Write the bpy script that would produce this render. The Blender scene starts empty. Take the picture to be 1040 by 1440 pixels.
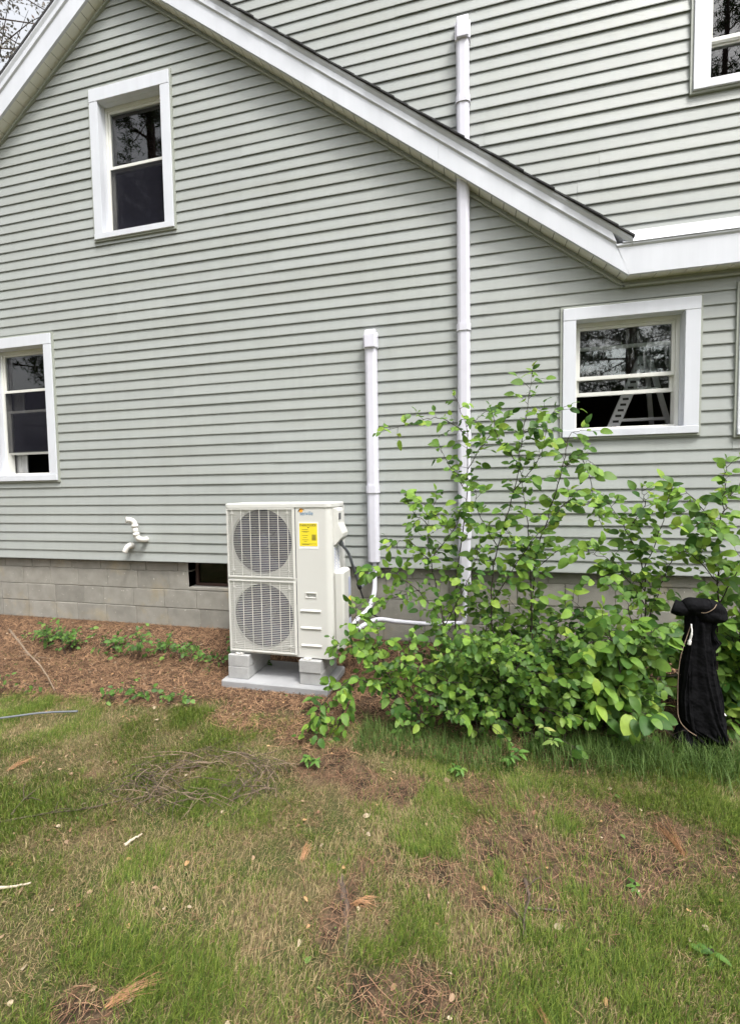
import bpy, math, random
import numpy as np
from mathutils import Vector, Matrix

random.seed(7); RNG = np.random.default_rng(11)
scene = bpy.context.scene
COL = scene.collection

# ------------------------------------------------------------------ camera
CAM = (0.0, -4.107, 1.629)
yaw, pitch, roll = 0.23664, 0.05282, -0.01513
fw = Vector((-math.sin(yaw)*math.cos(pitch), math.cos(yaw)*math.cos(pitch), -math.sin(pitch)))
rt = Vector((math.cos(yaw), math.sin(yaw), 0)); up = rt.cross(fw)
r2 = math.cos(roll)*rt + math.sin(roll)*up; u2 = -math.sin(roll)*rt + math.cos(roll)*up
cd = bpy.data.cameras.new('camera'); cam = bpy.data.objects.new('camera', cd); COL.objects.link(cam)
M = Matrix((r2, u2, -fw)).transposed().to_4x4(); M.translation = Vector(CAM); cam.matrix_world = M
cd.sensor_fit = 'VERTICAL'; cd.sensor_height = 36.0; cd.sensor_width = 36.0
cd.lens = 36.0*629.9/1440.0; cd.clip_start = 0.02; cd.clip_end = 2000
scene.camera = cam

# ------------------------------------------------------------------ sky, sun, exposure
SUN_DIR = Vector((0.48, -0.46, 1.2)).normalized()       # towards the sun
world = bpy.data.worlds.new('World'); scene.world = world; world.use_nodes = True
nt = world.node_tree; nt.nodes.clear()
sky = nt.nodes.new('ShaderNodeTexSky'); sky.sky_type = 'NISHITA'; sky.sun_disc = False
sky.sun_elevation = math.asin(SUN_DIR.z); sky.sun_rotation = math.atan2(SUN_DIR.x, SUN_DIR.y)
sky.air_density = 1.3; sky.dust_density = 6.0; sky.ozone_density = 1.0
hs = nt.nodes.new('ShaderNodeHueSaturation'); hs.inputs['Saturation'].default_value = 0.17
bg = nt.nodes.new('ShaderNodeBackground'); bg.inputs['Strength'].default_value = 0.15
ow = nt.nodes.new('ShaderNodeOutputWorld')
nt.links.new(sky.outputs[0], hs.inputs['Color']); nt.links.new(hs.outputs[0], bg.inputs['Color']); nt.links.new(bg.outputs[0], ow.inputs[0])
sd = bpy.data.lights.new('sun', 'SUN'); sd.energy = 1.25; sd.angle = math.radians(11); sd.color = (1.0, .965, .91)
sun = bpy.data.objects.new('sun', sd); COL.objects.link(sun)
sun.rotation_euler = SUN_DIR.to_track_quat('Z', 'Y').to_euler(); sun.location = (6, -8, 12)
vs = scene.view_settings; vs.view_transform = 'Standard'; vs.look = 'None'; vs.gamma = 1.0; vs.exposure = 1.24
vs.use_curve_mapping = False
scene.render.engine = 'CYCLES'
scene.cycles.max_bounces = 8; scene.cycles.transparent_max_bounces = 12
scene.cycles.use_denoising = True

# ------------------------------------------------------------------ material helpers
def new_mat(name):
    m = bpy.data.materials.new(name); m.use_nodes = True
    n = m.node_tree.nodes; l = m.node_tree.links
    return m, n, l, n['Principled BSDF']

def pmat(name, col, rough=.5, var=.06, scale=4., bump=0., bscale=60., metal=0., col2=None, c2scale=1.5, c2lo=.5, c2hi=.7,
         objvar=0., spec=.5, coat=0., stretch=(1, 1, 1), spot=None, big_bump=0., big_scale=1., streak=0.):
    """procedural surface: base colour with soft variation, optional second colour in patches, fine bump"""
    m, n, l, b = new_mat(name)
    tc = n.new('ShaderNodeTexCoord'); mp = n.new('ShaderNodeMapping'); mp.inputs['Scale'].default_value = stretch
    geo = n.new('ShaderNodeNewGeometry')
    l.new(geo.outputs['Position'], mp.inputs['Vector'])
    no = n.new('ShaderNodeTexNoise'); no.inputs['Scale'].default_value = scale; no.inputs['Detail'].default_value = 6
    l.new(mp.outputs[0], no.inputs['Vector'])
    cr = n.new('ShaderNodeMapRange'); cr.inputs['From Min'].default_value = .25; cr.inputs['From Max'].default_value = .75
    cr.inputs['To Min'].default_value = 1-var; cr.inputs['To Max'].default_value = 1+var
    l.new(no.outputs['Fac'], cr.inputs['Value'])
    base = n.new('ShaderNodeRGB'); base.outputs[0].default_value = (*col, 1)
    cur = base.outputs[0]
    if col2:
        n2 = n.new('ShaderNodeTexNoise'); n2.inputs['Scale'].default_value = c2scale; n2.inputs['Detail'].default_value = 8; n2.inputs['Roughness'].default_value = .65
        l.new(mp.outputs[0], n2.inputs['Vector'])
        r = n.new('ShaderNodeMapRange'); r.inputs['From Min'].default_value = c2lo; r.inputs['From Max'].default_value = c2hi
        l.new(n2.outputs['Fac'], r.inputs['Value'])
        mx = n.new('ShaderNodeMix'); mx.data_type = 'RGBA'; l.new(r.outputs[0], mx.inputs['Factor'])
        l.new(cur, mx.inputs['A']); mx.inputs['B'].default_value = (*col2, 1); cur = mx.outputs['Result']
    if spot:
        n3 = n.new('ShaderNodeTexNoise'); n3.inputs['Scale'].default_value = spot[1]; n3.inputs['Detail'].default_value = 3
        l.new(mp.outputs[0], n3.inputs['Vector'])
        r = n.new('ShaderNodeMapRange'); r.inputs['From Min'].default_value = spot[2]; r.inputs['From Max'].default_value = spot[2]+.08
        l.new(n3.outputs['Fac'], r.inputs['Value'])
        mx = n.new('ShaderNodeMix'); mx.data_type = 'RGBA'; l.new(r.outputs[0], mx.inputs['Factor'])
        l.new(cur, mx.inputs['A']); mx.inputs['B'].default_value = (*spot[0], 1); cur = mx.outputs['Result']
    hsv = n.new('ShaderNodeHueSaturation'); l.new(cur, hsv.inputs['Color'])
    val = cr.outputs[0]
    if streak:
        ms = n.new('ShaderNodeMapping'); ms.inputs['Scale'].default_value = (7, 1, .35); l.new(geo.outputs['Position'], ms.inputs['Vector'])
        ns = n.new('ShaderNodeTexNoise'); ns.inputs['Scale'].default_value = 1.; ns.inputs['Detail'].default_value = 8; ns.inputs['Roughness'].default_value = .7; l.new(ms.outputs[0], ns.inputs['Vector'])
        rs = n.new('ShaderNodeMapRange'); rs.inputs['From Min'].default_value = .35; rs.inputs['From Max'].default_value = .7; rs.inputs['To Min'].default_value = 1+streak*.4; rs.inputs['To Max'].default_value = 1-streak
        l.new(ns.outputs['Fac'], rs.inputs['Value']); m0 = n.new('ShaderNodeMath'); m0.operation = 'MULTIPLY'; l.new(val, m0.inputs[0]); l.new(rs.outputs[0], m0.inputs[1]); val = m0.outputs[0]
    if objvar:
        oi = n.new('ShaderNodeObjectInfo'); rr = n.new('ShaderNodeMapRange')
        rr.inputs['To Min'].default_value = 1-objvar; rr.inputs['To Max'].default_value = 1+objvar
        l.new(oi.outputs['Random'], rr.inputs['Value'])
        mu = n.new('ShaderNodeMath'); mu.operation = 'MULTIPLY'; l.new(val, mu.inputs[0]); l.new(rr.outputs[0], mu.inputs[1]); val = mu.outputs[0]
    l.new(val, hsv.inputs['Value'])
    l.new(hsv.outputs[0], b.inputs['Base Color'])
    b.inputs['Roughness'].default_value = rough; b.inputs['Metallic'].default_value = metal
    b.inputs['Specular IOR Level'].default_value = spec
    if coat: b.inputs['Coat Weight'].default_value = coat
    nrm = None
    if big_bump:
        nb = n.new('ShaderNodeTexNoise'); nb.inputs['Scale'].default_value = big_scale; nb.inputs['Detail'].default_value = 2
        l.new(geo.outputs['Position'], nb.inputs['Vector'])
        bb = n.new('ShaderNodeBump'); bb.inputs['Strength'].default_value = 1; bb.inputs['Distance'].default_value = big_bump
        l.new(nb.outputs['Fac'], bb.inputs['Height']); nrm = bb.outputs[0]
    if bump:
        nb = n.new('ShaderNodeTexNoise'); nb.inputs['Scale'].default_value = bscale; nb.inputs['Detail'].default_value = 4
        l.new(mp.outputs[0], nb.inputs['Vector'])
        bb = n.new('ShaderNodeBump'); bb.inputs['Strength'].default_value = 1; bb.inputs['Distance'].default_value = bump
        l.new(nb.outputs['Fac'], bb.inputs['Height'])
        if nrm: l.new(nrm, bb.inputs['Normal'])
        nrm = bb.outputs[0]
    if nrm: l.new(nrm, b.inputs['Normal'])
    return m

def leaf_mat(name, dark, light, use_attr, trans=.40, rough=.52):
    m, n, l, b = new_mat(name)
    if use_attr:
        at = n.new('ShaderNodeAttribute'); at.attribute_name = 'rnd'; f = at.outputs['Fac']
    else:
        at = n.new('ShaderNodeObjectInfo'); f = at.outputs['Random']
    rp = n.new('ShaderNodeValToRGB'); el = rp.color_ramp.elements; mid = tuple(.55*a+.45*b for a, b in zip(dark, light))
    el[0].color = (*dark, 1); el[1].color = (min(1, light[0]*1.35), light[1]*1.1, light[2]*1.05, 1)
    for ps, c in ((.45, mid), (.86, light)): e_ = el.new(ps); e_.color = (*c, 1)
    l.new(f, rp.inputs['Fac'])
    geo = n.new('ShaderNodeNewGeometry'); no = n.new('ShaderNodeTexNoise'); no.inputs['Scale'].default_value = 45; l.new(geo.outputs['Position'], no.inputs['Vector'])
    mr = n.new('ShaderNodeMapRange'); mr.inputs['To Min'].default_value = .8; mr.inputs['To Max'].default_value = 1.2; l.new(no.outputs['Fac'], mr.inputs['Value'])
    hsv = n.new('ShaderNodeHueSaturation'); l.new(rp.outputs['Color'], hsv.inputs['Color']); l.new(mr.outputs[0], hsv.inputs['Value'])
    sp = n.new('ShaderNodeTexNoise'); sp.inputs['Scale'].default_value = 70; sp.inputs['Detail'].default_value = 2; l.new(geo.outputs['Position'], sp.inputs['Vector'])
    sr = n.new('ShaderNodeMapRange'); sr.inputs['From Min'].default_value = .66; sr.inputs['From Max'].default_value = .74; sr.inputs['To Max'].default_value = .7; l.new(sp.outputs['Fac'], sr.inputs['Value'])
    sm = n.new('ShaderNodeMix'); sm.data_type = 'RGBA'; l.new(sr.outputs[0], sm.inputs['Factor']); l.new(hsv.outputs[0], sm.inputs['A']); sm.inputs['B'].default_value = (.20, .15, .05, 1)
    l.new(sm.outputs['Result'], b.inputs['Base Color']); b.inputs['Roughness'].default_value = rough; b.inputs['Specular IOR Level'].default_value = .32
    tr = n.new('ShaderNodeBsdfTranslucent'); h2 = n.new('ShaderNodeHueSaturation'); h2.inputs['Value'].default_value = 1.3; h2.inputs['Hue'].default_value = .485
    l.new(hsv.outputs[0], h2.inputs['Color']); l.new(h2.outputs[0], tr.inputs['Color'])
    mx = n.new('ShaderNodeMixShader'); mx.inputs[0].default_value = trans
    l.new(b.outputs[0], mx.inputs[1]); l.new(tr.outputs[0], mx.inputs[2])
    l.new(mx.outputs[0], n['Material Output'].inputs['Surface'])
    return m

def attr_color_mat(name, attr, rough=.7, trans=0.):
    m, n, l, b = new_mat(name)
    at = n.new('ShaderNodeAttribute'); at.attribute_name = attr
    l.new(at.outputs['Color'], b.inputs['Base Color']); b.inputs['Roughness'].default_value = rough; b.inputs['Specular IOR Level'].default_value = .25
    if trans:
        tr = n.new('ShaderNodeBsdfTranslucent'); l.new(at.outputs['Color'], tr.inputs['Color'])
        mx = n.new('ShaderNodeMixShader'); mx.inputs[0].default_value = trans
        l.new(b.outputs[0], mx.inputs[1]); l.new(tr.outputs[0], mx.inputs[2]); l.new(mx.outputs[0], n['Material Output'].inputs['Surface'])
    return m

def glass_mat(name, tint=(.9, .93, .92), dirt=.0, warp=.00016, ior=1.75):
    m, n, l, b = new_mat(name); n.remove(b)
    tr = n.new('ShaderNodeBsdfTransparent'); tr.inputs[0].default_value = (*tint, 1)
    gl = n.new('ShaderNodeBsdfGlossy'); gl.inputs['Roughness'].default_value = .01; gl.inputs['Color'].default_value = (1, 1, 1, 1)
    fr = n.new('ShaderNodeFresnel'); fr.inputs['IOR'].default_value = ior
    mx = n.new('ShaderNodeMixShader'); l.new(fr.outputs[0], mx.inputs[0]); l.new(tr.outputs[0], mx.inputs[1]); l.new(gl.outputs[0], mx.inputs[2])
    geo = n.new('ShaderNodeNewGeometry'); nb = n.new('ShaderNodeTexNoise'); nb.inputs['Scale'].default_value = 3.; nb.inputs['Detail'].default_value = 1
    l.new(geo.outputs['Position'], nb.inputs['Vector'])
    bp = n.new('ShaderNodeBump'); bp.inputs['Distance'].default_value = warp; l.new(nb.outputs['Fac'], bp.inputs['Height'])
    l.new(bp.outputs[0], gl.inputs['Normal'])
    out = mx.outputs[0]
    if dirt:
        df = n.new('ShaderNodeBsdfDiffuse'); df.inputs[0].default_value = (.62, .64, .66, 1)
        mp = n.new('ShaderNodeMapping'); mp.inputs['Scale'].default_value = (22, 1, 5.); l.new(geo.outputs['Position'], mp.inputs['Vector'])
        n2 = n.new('ShaderNodeTexNoise'); n2.inputs['Scale'].default_value = 1.6; n2.inputs['Detail'].default_value = 7; n2.inputs['Roughness'].default_value = .7; n2.inputs['Distortion'].default_value = .6
        l.new(mp.outputs[0], n2.inputs['Vector'])
        r = n.new('ShaderNodeMapRange'); r.inputs['From Min'].default_value = .52; r.inputs['From Max'].default_value = .78; r.inputs['To Max'].default_value = dirt
        l.new(n2.outputs['Fac'], r.inputs['Value'])
        m2 = n.new('ShaderNodeMixShader'); l.new(r.outputs[0], m2.inputs[0]); l.new(out, m2.inputs[1]); l.new(df.outputs[0], m2.inputs[2]); out = m2.outputs[0]
    l.new(out, n['Material Output'].inputs['Surface'])
    return m

MT = {}
MT['siding'] = pmat('vinyl_siding', (.345, .366, .356), rough=.48, var=.035, scale=1.3, objvar=.018, bump=.00035, bscale=18, stretch=(.6, 1, 9), spec=.32, big_bump=.0045, big_scale=2.2,
                    col2=(.322, .338, .315), c2scale=.7, c2lo=.45, c2hi=.75, streak=.05)
MT['jchan'] = pmat('grey_green_channel', (.33, .35, .31), rough=.5, var=.04)
MT['sheath'] = pmat('sheathing', (.2, .2, .18), rough=.9)
MT['white'] = pmat('white_trim', (.62, .64, .69), rough=.38, var=.03, scale=3, bump=.0002, bscale=30, big_bump=.002, big_scale=3, objvar=.015, streak=.06)
MT['sash'] = pmat('sash_vinyl', (.68, .68, .64), rough=.4, var=.04, scale=8, col2=(.58, .56, .49), c2scale=9, c2lo=.62, c2hi=.8)
MT['soffit'] = pmat('soffit_vinyl', (.80, .80, .75), rough=.5, var=.04, scale=3, objvar=.02)
MT['shingle'] = pmat('asphalt_shingle', (.028, .028, .03), rough=.9, var=.4, scale=120, bump=.002, bscale=250, objvar=.25)
MT['block'] = pmat('concrete_block', (.25, .24, .212), rough=.95, var=.16, scale=9, bump=.003, bscale=140, objvar=.13, col2=(.30, .255, .17), c2scale=2.2, c2lo=.55, c2hi=.75, spot=((.45, .44, .38), 38, .68))
MT['mortar'] = pmat('mortar', (.24, .225, .195), rough=.95, var=.2, scale=20, bump=.003, bscale=150)
MT['brown'] = pmat('brown_frame', (.045, .022, .016), rough=.6, var=.2, scale=12)
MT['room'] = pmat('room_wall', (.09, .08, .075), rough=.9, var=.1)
MT['curtain'] = pmat('curtain', (.5, .5, .5), rough=.9, var=.05)
MT['glass'] = glass_mat('window_glass')
MT['glass_low'] = glass_mat('dark_tinted_glass', tint=(.35, .36, .33), ior=1.35)  # evenly dark tinted pane with weak reflection
MT['glass_dirty'] = glass_mat('streaked_glass', dirt=.55)
_m, _n, _l, _b = new_mat('insect_screen'); _t = _n.new('ShaderNodeBsdfTransparent'); _x = _n.new('ShaderNodeMixShader'); _x.inputs[0].default_value = .42
_b.inputs['Base Color'].default_value = (.022, .022, .03, 1); _b.inputs['Roughness'].default_value = .9; _b.inputs['Specular IOR Level'].default_value = 0.
_g = _n.new('ShaderNodeNewGeometry'); _w = _n.new('ShaderNodeTexNoise'); _w.inputs['Scale'].default_value = 6; _l.new(_g.outputs['Position'], _w.inputs['Vector'])
_r = _n.new('ShaderNodeMapRange'); _r.inputs['To Min'].default_value = .36; _r.inputs['To Max'].default_value = .5; _l.new(_w.outputs['Fac'], _r.inputs['Value']); _l.new(_r.outputs[0], _x.inputs[0])
_l.new(_t.outputs[0], _x.inputs[1]); _l.new(_b.outputs[0], _x.inputs[2]); _l.new(_x.outputs[0], _n['Material Output'].inputs['Surface']); MT['screen'] = _m
MT['cover'] = pmat('white_duct', (.63, .625, .70), rough=.33, var=.03, scale=5, col2=(.55, .545, .61), c2scale=6, c2lo=.55, c2hi=.9, spec=.5, streak=.06)
MT['pvc'] = pmat('white_pvc', (.68, .67, .63), rough=.35, var=.05, scale=14, col2=(.55, .5, .42), c2scale=14, c2lo=.6, c2hi=.85)
MT['ac'] = pmat('cream_cabinet', (.60, .597, .57), rough=.42, var=.02, scale=3, bump=.0001, bscale=300, big_bump=.0006, big_scale=4)
MT['ac2'] = pmat('cream_plastic', (.61, .605, .575), rough=.4, var=.02, scale=5)
MT['acdark'] = pmat('fan_cavity', (.10, .10, .11), rough=.7, var=.1)
MT['fin'] = pmat('coil_fins', (.10, .10, .17), rough=.4, metal=.4, var=.25, scale=30, stretch=(30, 1, 1))
MT['fan'] = pmat('fan_blade', (.055, .055, .10), rough=.4, var=.1, scale=10)
MT['yellow'] = pmat('yellow_print', (.80, .65, .03), rough=.55, var=.03)
MT['paper'] = pmat('white_sticker', (.74, .74, .74), rough=.5, var=.02)
MT['ink'] = pmat('black_ink', (.03, .03, .03), rough=.6, var=.02)
MT['blueink'] = pmat('blue_ink', (.05, .18, .33), rough=.5, var=.02)
MT['lav'] = pmat('lavender_print', (.42, .45, .60), rough=.5, var=.05)
MT['orange'] = pmat('orange_ink', (.85, .38, .04), rough=.5, var=.02)
MT['concrete'] = pmat('cast_concrete', (.36, .362, .36), rough=.92, var=.12, scale=14, bump=.0025, bscale=160, objvar=.06, spot=((.24, .24, .24), 120, .62))
MT['pad'] = pmat('pad_concrete', (.31, .315, .325), rough=.88, var=.12, scale=6, bump=.0015, bscale=120, col2=(.26, .25, .23), c2scale=3, c2lo=.55, c2hi=.75)
MT['grey_conduit'] = pmat('grey_conduit', (.12, .13, .145), rough=.45, var=.1, scale=20)
MT['black_rubber'] = pmat('black_rubber', (.015, .015, .017), rough=.6, var=.1)
MT['metal'] = pmat('aluminium', (.75, .75, .77), rough=.5, metal=.15, var=.1, scale=20)
MT['bark'] = pmat('grey_brown_bark', (.085, .06, .045), rough=.9, var=.35, scale=40, bump=.002, bscale=80)
MT['darkbark'] = pmat('dark_stem', (.035, .024, .02), rough=.8, var=.35, scale=30)
MT['pinebark'] = pmat('pine_bark', (.07, .05, .04), rough=.95, var=.4, scale=6, bump=.02, bscale=12)
MT['twig'] = pmat('dry_twig', (.20, .145, .10), rough=.9, var=.3, scale=30)
MT['paletwig'] = pmat('pale_twig', (.46, .39, .30), rough=.85, var=.25, scale=30)
MT['cloth'] = pmat('black_fleece', (.008, .008, .009), rough=1., var=.3, scale=40, bump=.0015, bscale=220, spec=.04, big_bump=.02, big_scale=16)
MT['cord'] = pmat('white_cord', (.7, .68, .66), rough=.8, var=.1)
MT['strawmat'] = attr_color_mat('pine_straw', 'col', .75)
MT['grassmat'] = attr_color_mat('grass_blades', 'col', .6, .25)
MT['leaf_o'] = leaf_mat('shrub_leaf', (.035, .105, .016), (.215, .37, .055), False)
MT['leaf_s'] = leaf_mat('shaded_shrub_foliage', (.025, .08, .012), (.14, .26, .04), True)  # darker copy of the leaf colours; shade inside the shrub is put into them
MT['weed_o'] = leaf_mat('weed_leaf', (.05, .12, .025), (.13, .26, .05), False)
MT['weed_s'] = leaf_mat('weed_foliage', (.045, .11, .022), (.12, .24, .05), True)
MT['varieg_o'] = leaf_mat('variegated_leaf', (.10, .21, .04), (.34, .42, .13), False)
MT['pine_s'] = leaf_mat('pine_needles', (.018, .035, .014), (.05, .085, .03), True, trans=.15)
MT['tree_s'] = leaf_mat('tree_foliage', (.07, .075, .06), (.16, .15, .13), True, trans=.35)

# ------------------------------------------------------------------ mesh helpers
class MB:
    def __init__(s): s.v = []; s.f = []
    def add(s, vs, fs):
        o = len(s.v); s.v += [tuple(p) for p in vs]; s.f += [tuple(i+o for i in f) for f in fs]; return s
    def box(s, x0, x1, y0, y1, z0, z1):
        return s.add([(x0, y0, z0), (x1, y0, z0), (x1, y1, z0), (x0, y1, z0), (x0, y0, z1), (x1, y0, z1), (x1, y1, z1), (x0, y1, z1)],
                     [(0, 3, 2, 1), (4, 5, 6, 7), (0, 1, 5, 4), (1, 2, 6, 5), (2, 3, 7, 6), (3, 0, 4, 7)])
    def hexa(s, p): # 8 points: bottom ring 4, top ring 4
        return s.add(p, [(0, 3, 2, 1), (4, 5, 6, 7), (0, 1, 5, 4), (1, 2, 6, 5), (2, 3, 7, 6), (3, 0, 4, 7)])
    def rbox(s, x0, x1, y0, y1, z0, z1, r=.01):
        """box with chamfered edges (8-corner plan, chamfered top and bottom)"""
        def ring(i, z):
            a, b, c, d = x0+i, x1-i, y0+i, y1-i
            return [(a+r, c, z), (b-r, c, z), (b, c+r, z), (b, d-r, z), (b-r, d, z), (a+r, d, z), (a, d-r, z), (a, c+r, z)]
        R = [ring(r*.7, z0), ring(0, z0+r), ring(0, z1-r), ring(r*.7, z1)]
        vs = [p for q in R for p in q]; fs = []
        for k in range(3):
            for i in range(8): j = (i+1) % 8; fs.append((k*8+i, k*8+j, k*8+8+j, k*8+8+i))
        fs.append(tuple(range(7, -1, -1))); fs.append(tuple(range(24, 32)))
        return s.add(vs, fs)
    def tube(s, pts, rad, n=8, caps=True):
        pts = [Vector(p) for p in pts]; m = len(pts)
        if not hasattr(rad, '__len__'): rad = [rad]*m
        t0 = (pts[1]-pts[0]).normalized(); ref = Vector((0, 0, 1)) if abs(t0.z) < .9 else Vector((1, 0, 0))
        nx = t0.cross(ref).normalized(); vs = []
        for i in range(m):
            t = (pts[min(i+1, m-1)]-pts[max(i-1, 0)]).normalized()
            nx = (nx-t*nx.dot(t)); nx = nx.normalized() if nx.length > 1e-6 else t.orthogonal().normalized()
            ny = t.cross(nx)
            for k in range(n):
                a = 2*math.pi*k/n; vs.append(pts[i]+(nx*math.cos(a)+ny*math.sin(a))*rad[i])
        fs = [(i*n+k, i*n+(k+1) % n, i*n+n+(k+1) % n, i*n+n+k) for i in range(m-1) for k in range(n)]
        if caps: fs += [tuple(range(n-1, -1, -1)), tuple(range((m-1)*n, m*n))]
        return s.add(vs, fs)
    def prism(s, outline, axis, a, b):
        """extrude a 2-d outline along an axis; outline coords are the other two axes in xyz order"""
        n = len(outline)
        def P(q, t):
            return {'x': (t, q[0], q[1]), 'y': (q[0], t, q[1]), 'z': (q[0], q[1], t)}[axis]
        vs = [P(q, a) for q in outline]+[P(q, b) for q in outline]
        fs = [tuple(range(n)), tuple(range(2*n-1, n-1, -1))]+[(i, i+n, (i+1) % n+n, (i+1) % n) for i in range(n)]
        return s.add(vs, fs)
    def build(s, name, mat, parent=None, smooth=False, bevel=0, fixn=True):
        off = Vector((0, 0, 0)) if parent is None else wloc(parent)
        me = bpy.data.meshes.new(name)
        me.from_pydata([(p[0]-off.x, p[1]-off.y, p[2]-off.z) for p in s.v], [], s.f)
        if fixn:
            import bmesh
            bm = bmesh.new(); bm.from_mesh(me); bmesh.ops.recalc_face_normals(bm, faces=bm.faces); bm.to_mesh(me); bm.free()
        if smooth:
            for p in me.polygons: p.use_smooth = True
        me.materials.append(mat)
        o = bpy.data.objects.new(name, me); COL.objects.link(o); o.parent = parent
        if bevel:
            md = o.modifiers.new('bevel', 'BEVEL'); md.width = bevel; md.segments = 2; md.limit_method = 'ANGLE'
        return o

def wloc(o):
    p = Vector((0, 0, 0))
    while o is not None: p += o.location; o = o.parent
    return p
def tag(o, label=None, cat=None, group=None, kind=None):
    if label: o['label'] = label
    if cat: o['category'] = cat
    if group: o['group'] = group
    if kind: o['kind'] = kind
    return o
def empty(name, loc=(0, 0, 0), parent=None):
    o = bpy.data.objects.new(name, None); COL.objects.link(o); o.empty_display_size = .1
    if parent is not None: o.parent = parent; o.location = Vector(loc)-wloc(parent)
    else: o.location = loc
    return o
def thing(name, label, cat, loc, group=None):
    return tag(empty(name, loc), label, cat, group)

def fast_mesh(name, V, T, mat, parent=None, attrs=None, smooth=False):
    """V (n,3), T (m,3) numpy; attrs: dict name -> (n,) float or (n,3) colour, per point"""
    off = np.zeros(3) if parent is None else np.array(wloc(parent))
    me = bpy.data.meshes.new(name); n = len(V); m = len(T)
    me.vertices.add(n); me.vertices.foreach_set('co', (V-off).astype(np.float32).ravel())
    me.loops.add(m*3); me.polygons.add(m)
    me.loops.foreach_set('vertex_index', T.astype(np.int32).ravel())
    me.polygons.foreach_set('loop_start', np.arange(0, m*3, 3, dtype=np.int32))
    try: me.polygons.foreach_set('loop_total', np.full(m, 3, dtype=np.int32))
    except Exception: pass
    if smooth: me.polygons.foreach_set('use_smooth', np.ones(m, dtype=bool))
    for k, a in (attrs or {}).items():
        if a.ndim == 1:
            at = me.attributes.new(k, 'FLOAT', 'POINT'); at.data.foreach_set('value', a.astype(np.float32))
        else:
            at = me.attributes.new(k, 'FLOAT_COLOR', 'POINT'); c = np.ones((n, 4), np.float32); c[:, :3] = a; at.data.foreach_set('color', c.ravel())
    me.update(calc_edges=True); me.materials.append(mat)
    o = bpy.data.objects.new(name, me); COL.objects.link(o); o.parent = parent
    return o

def text_mesh(name, body, size, mat, parent, pos, sx=1., roty=0., side=False):
    cu = bpy.data.curves.new(name, 'FONT'); cu.body = body; cu.size = size; cu.extrude = .0003
    t = bpy.data.objects.new(name+'_curve', cu); COL.objects.link(t)
    dg = bpy.context.evaluated_depsgraph_get(); dg.update()
    me = bpy.data.meshes.new_from_object(t.evaluated_get(dg)); me.name = name
    COL.objects.unlink(t); bpy.data.objects.remove(t)
    off = wloc(parent)
    for v in me.vertices:
        x, y, z = v.co
        if side: v.co = (pos[0]-off.x+z, pos[1]-off.y+x*sx, pos[2]-off.z+y)
        else: v.co = (pos[0]-off.x+x*sx, pos[1]-off.y-z, pos[2]-off.z+y)
    me.materials.clear(); me.materials.append(mat)
    o = bpy.data.objects.new(name, me); COL.objects.link(o); o.parent = parent
    return o

def catmull(pts, n=6):
    P = [Vector(p) for p in pts]; P = [P[0]*2-P[1]]+P+[P[-1]*2-P[-2]]; out = []
    for i in range(1, len(P)-2):
        for k in range(n):
            t = k/n; a, b, c, d = P[i-1], P[i], P[i+1], P[i+2]
            out.append(.5*((2*b)+(c-a)*t+(2*a-5*b+4*c-d)*t*t+(3*b-a-3*c+d)*t*t*t))
    out.append(P[-2]); return out

# value noise for layout
_T = RNG.random((64, 64))
def vnoise(x, y, s=1., ox=0.):
    x = np.asarray(x, float)*s+ox+100.; y = np.asarray(y, float)*s+ox*.7+100.
    i = np.floor(x).astype(int); j = np.floor(y).astype(int); u = x-i; v = y-j; u = u*u*(3-2*u); v = v*v*(3-2*v)
    g = lambda a, b: _T[a % 64, b % 64]
    return g(i, j)*(1-u)*(1-v)+g(i+1, j)*u*(1-v)+g(i, j+1)*(1-u)*v+g(i+1, j+1)*u*v
def fbm(x, y, s=1., ox=0.): return .55*vnoise(x, y, s, ox)+.3*vnoise(x, y, s*2.1, ox+7)+.15*vnoise(x, y, s*4.3, ox+13)

ZB = .87            # height of the siding's lower edge datum
def gz(x, y):
    x = np.asarray(x, float); y = np.asarray(y, float)
    t = np.clip((-y-.05)/.62, 0, 1); h = .17*(1-t*t*(3-2*t))
    n = (fbm(x, y, 1.3)-.5)*.05+(fbm(x, y, 5., 31.)-.5)*.018
    near_wall = np.clip((-y-.1)/.5, 0.2, 1)
    z = h+n*near_wall
    # pine straw drift left of the unit
    z = z+.035*np.exp(-((x+2.9)/.9)**2-((y+.75)/.22)**2)
    pad = np.clip(1.25-np.maximum(np.abs(x+1.6)/.62, np.abs(y+.64)/.38), 0, .25)/.25
    return z*(1-pad)+.006*pad

# ------------------------------------------------------------------ ground
def axis(lo, hi, flo, fhi, fine, growth=1.35):
    a = list(np.arange(flo, fhi+1e-6, fine)); st = fine; v = a[-1]
    while v < hi: st *= growth; v += st; a.append(min(v, hi))
    st = fine; v = a[0]
    while v > lo: st *= growth; v -= st; a.insert(0, max(v, lo))
    return np.array(a)
gx = axis(-300, 300, -6, 4, .045); gy = axis(-300, 120, -4.2, .15, .045)
GX, GY = np.meshgrid(gx, gy); GZ = gz(GX, GY)
V = np.stack([GX, GY, GZ], -1).reshape(-1, 3); nx_, ny_ = len(gx), len(gy)
I = (np.arange(ny_-1)[:, None]*nx_+np.arange(nx_-1)[None, :]).ravel()
T = np.concatenate([np.stack([I, I+1, I+nx_+1], -1), np.stack([I, I+nx_+1, I+nx_], -1)])
BARE = [(-.1, -1.72, .5, .22), (.35, -1.75, .55, .25), (.75, -1.85, .45, .34), (.25, -2.15, .5, .34), (-.05, -2.3, .25, .15), (.62, -2.2, .25, .2), (-.52, -2.5, .07, .3),
        (-1.2, -3.05, .2, .10), (-.75, -1.75, .3, .22), (-1.5, -1.3, .5, .25), (-.25, -2.78, .2, .10)]
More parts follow.
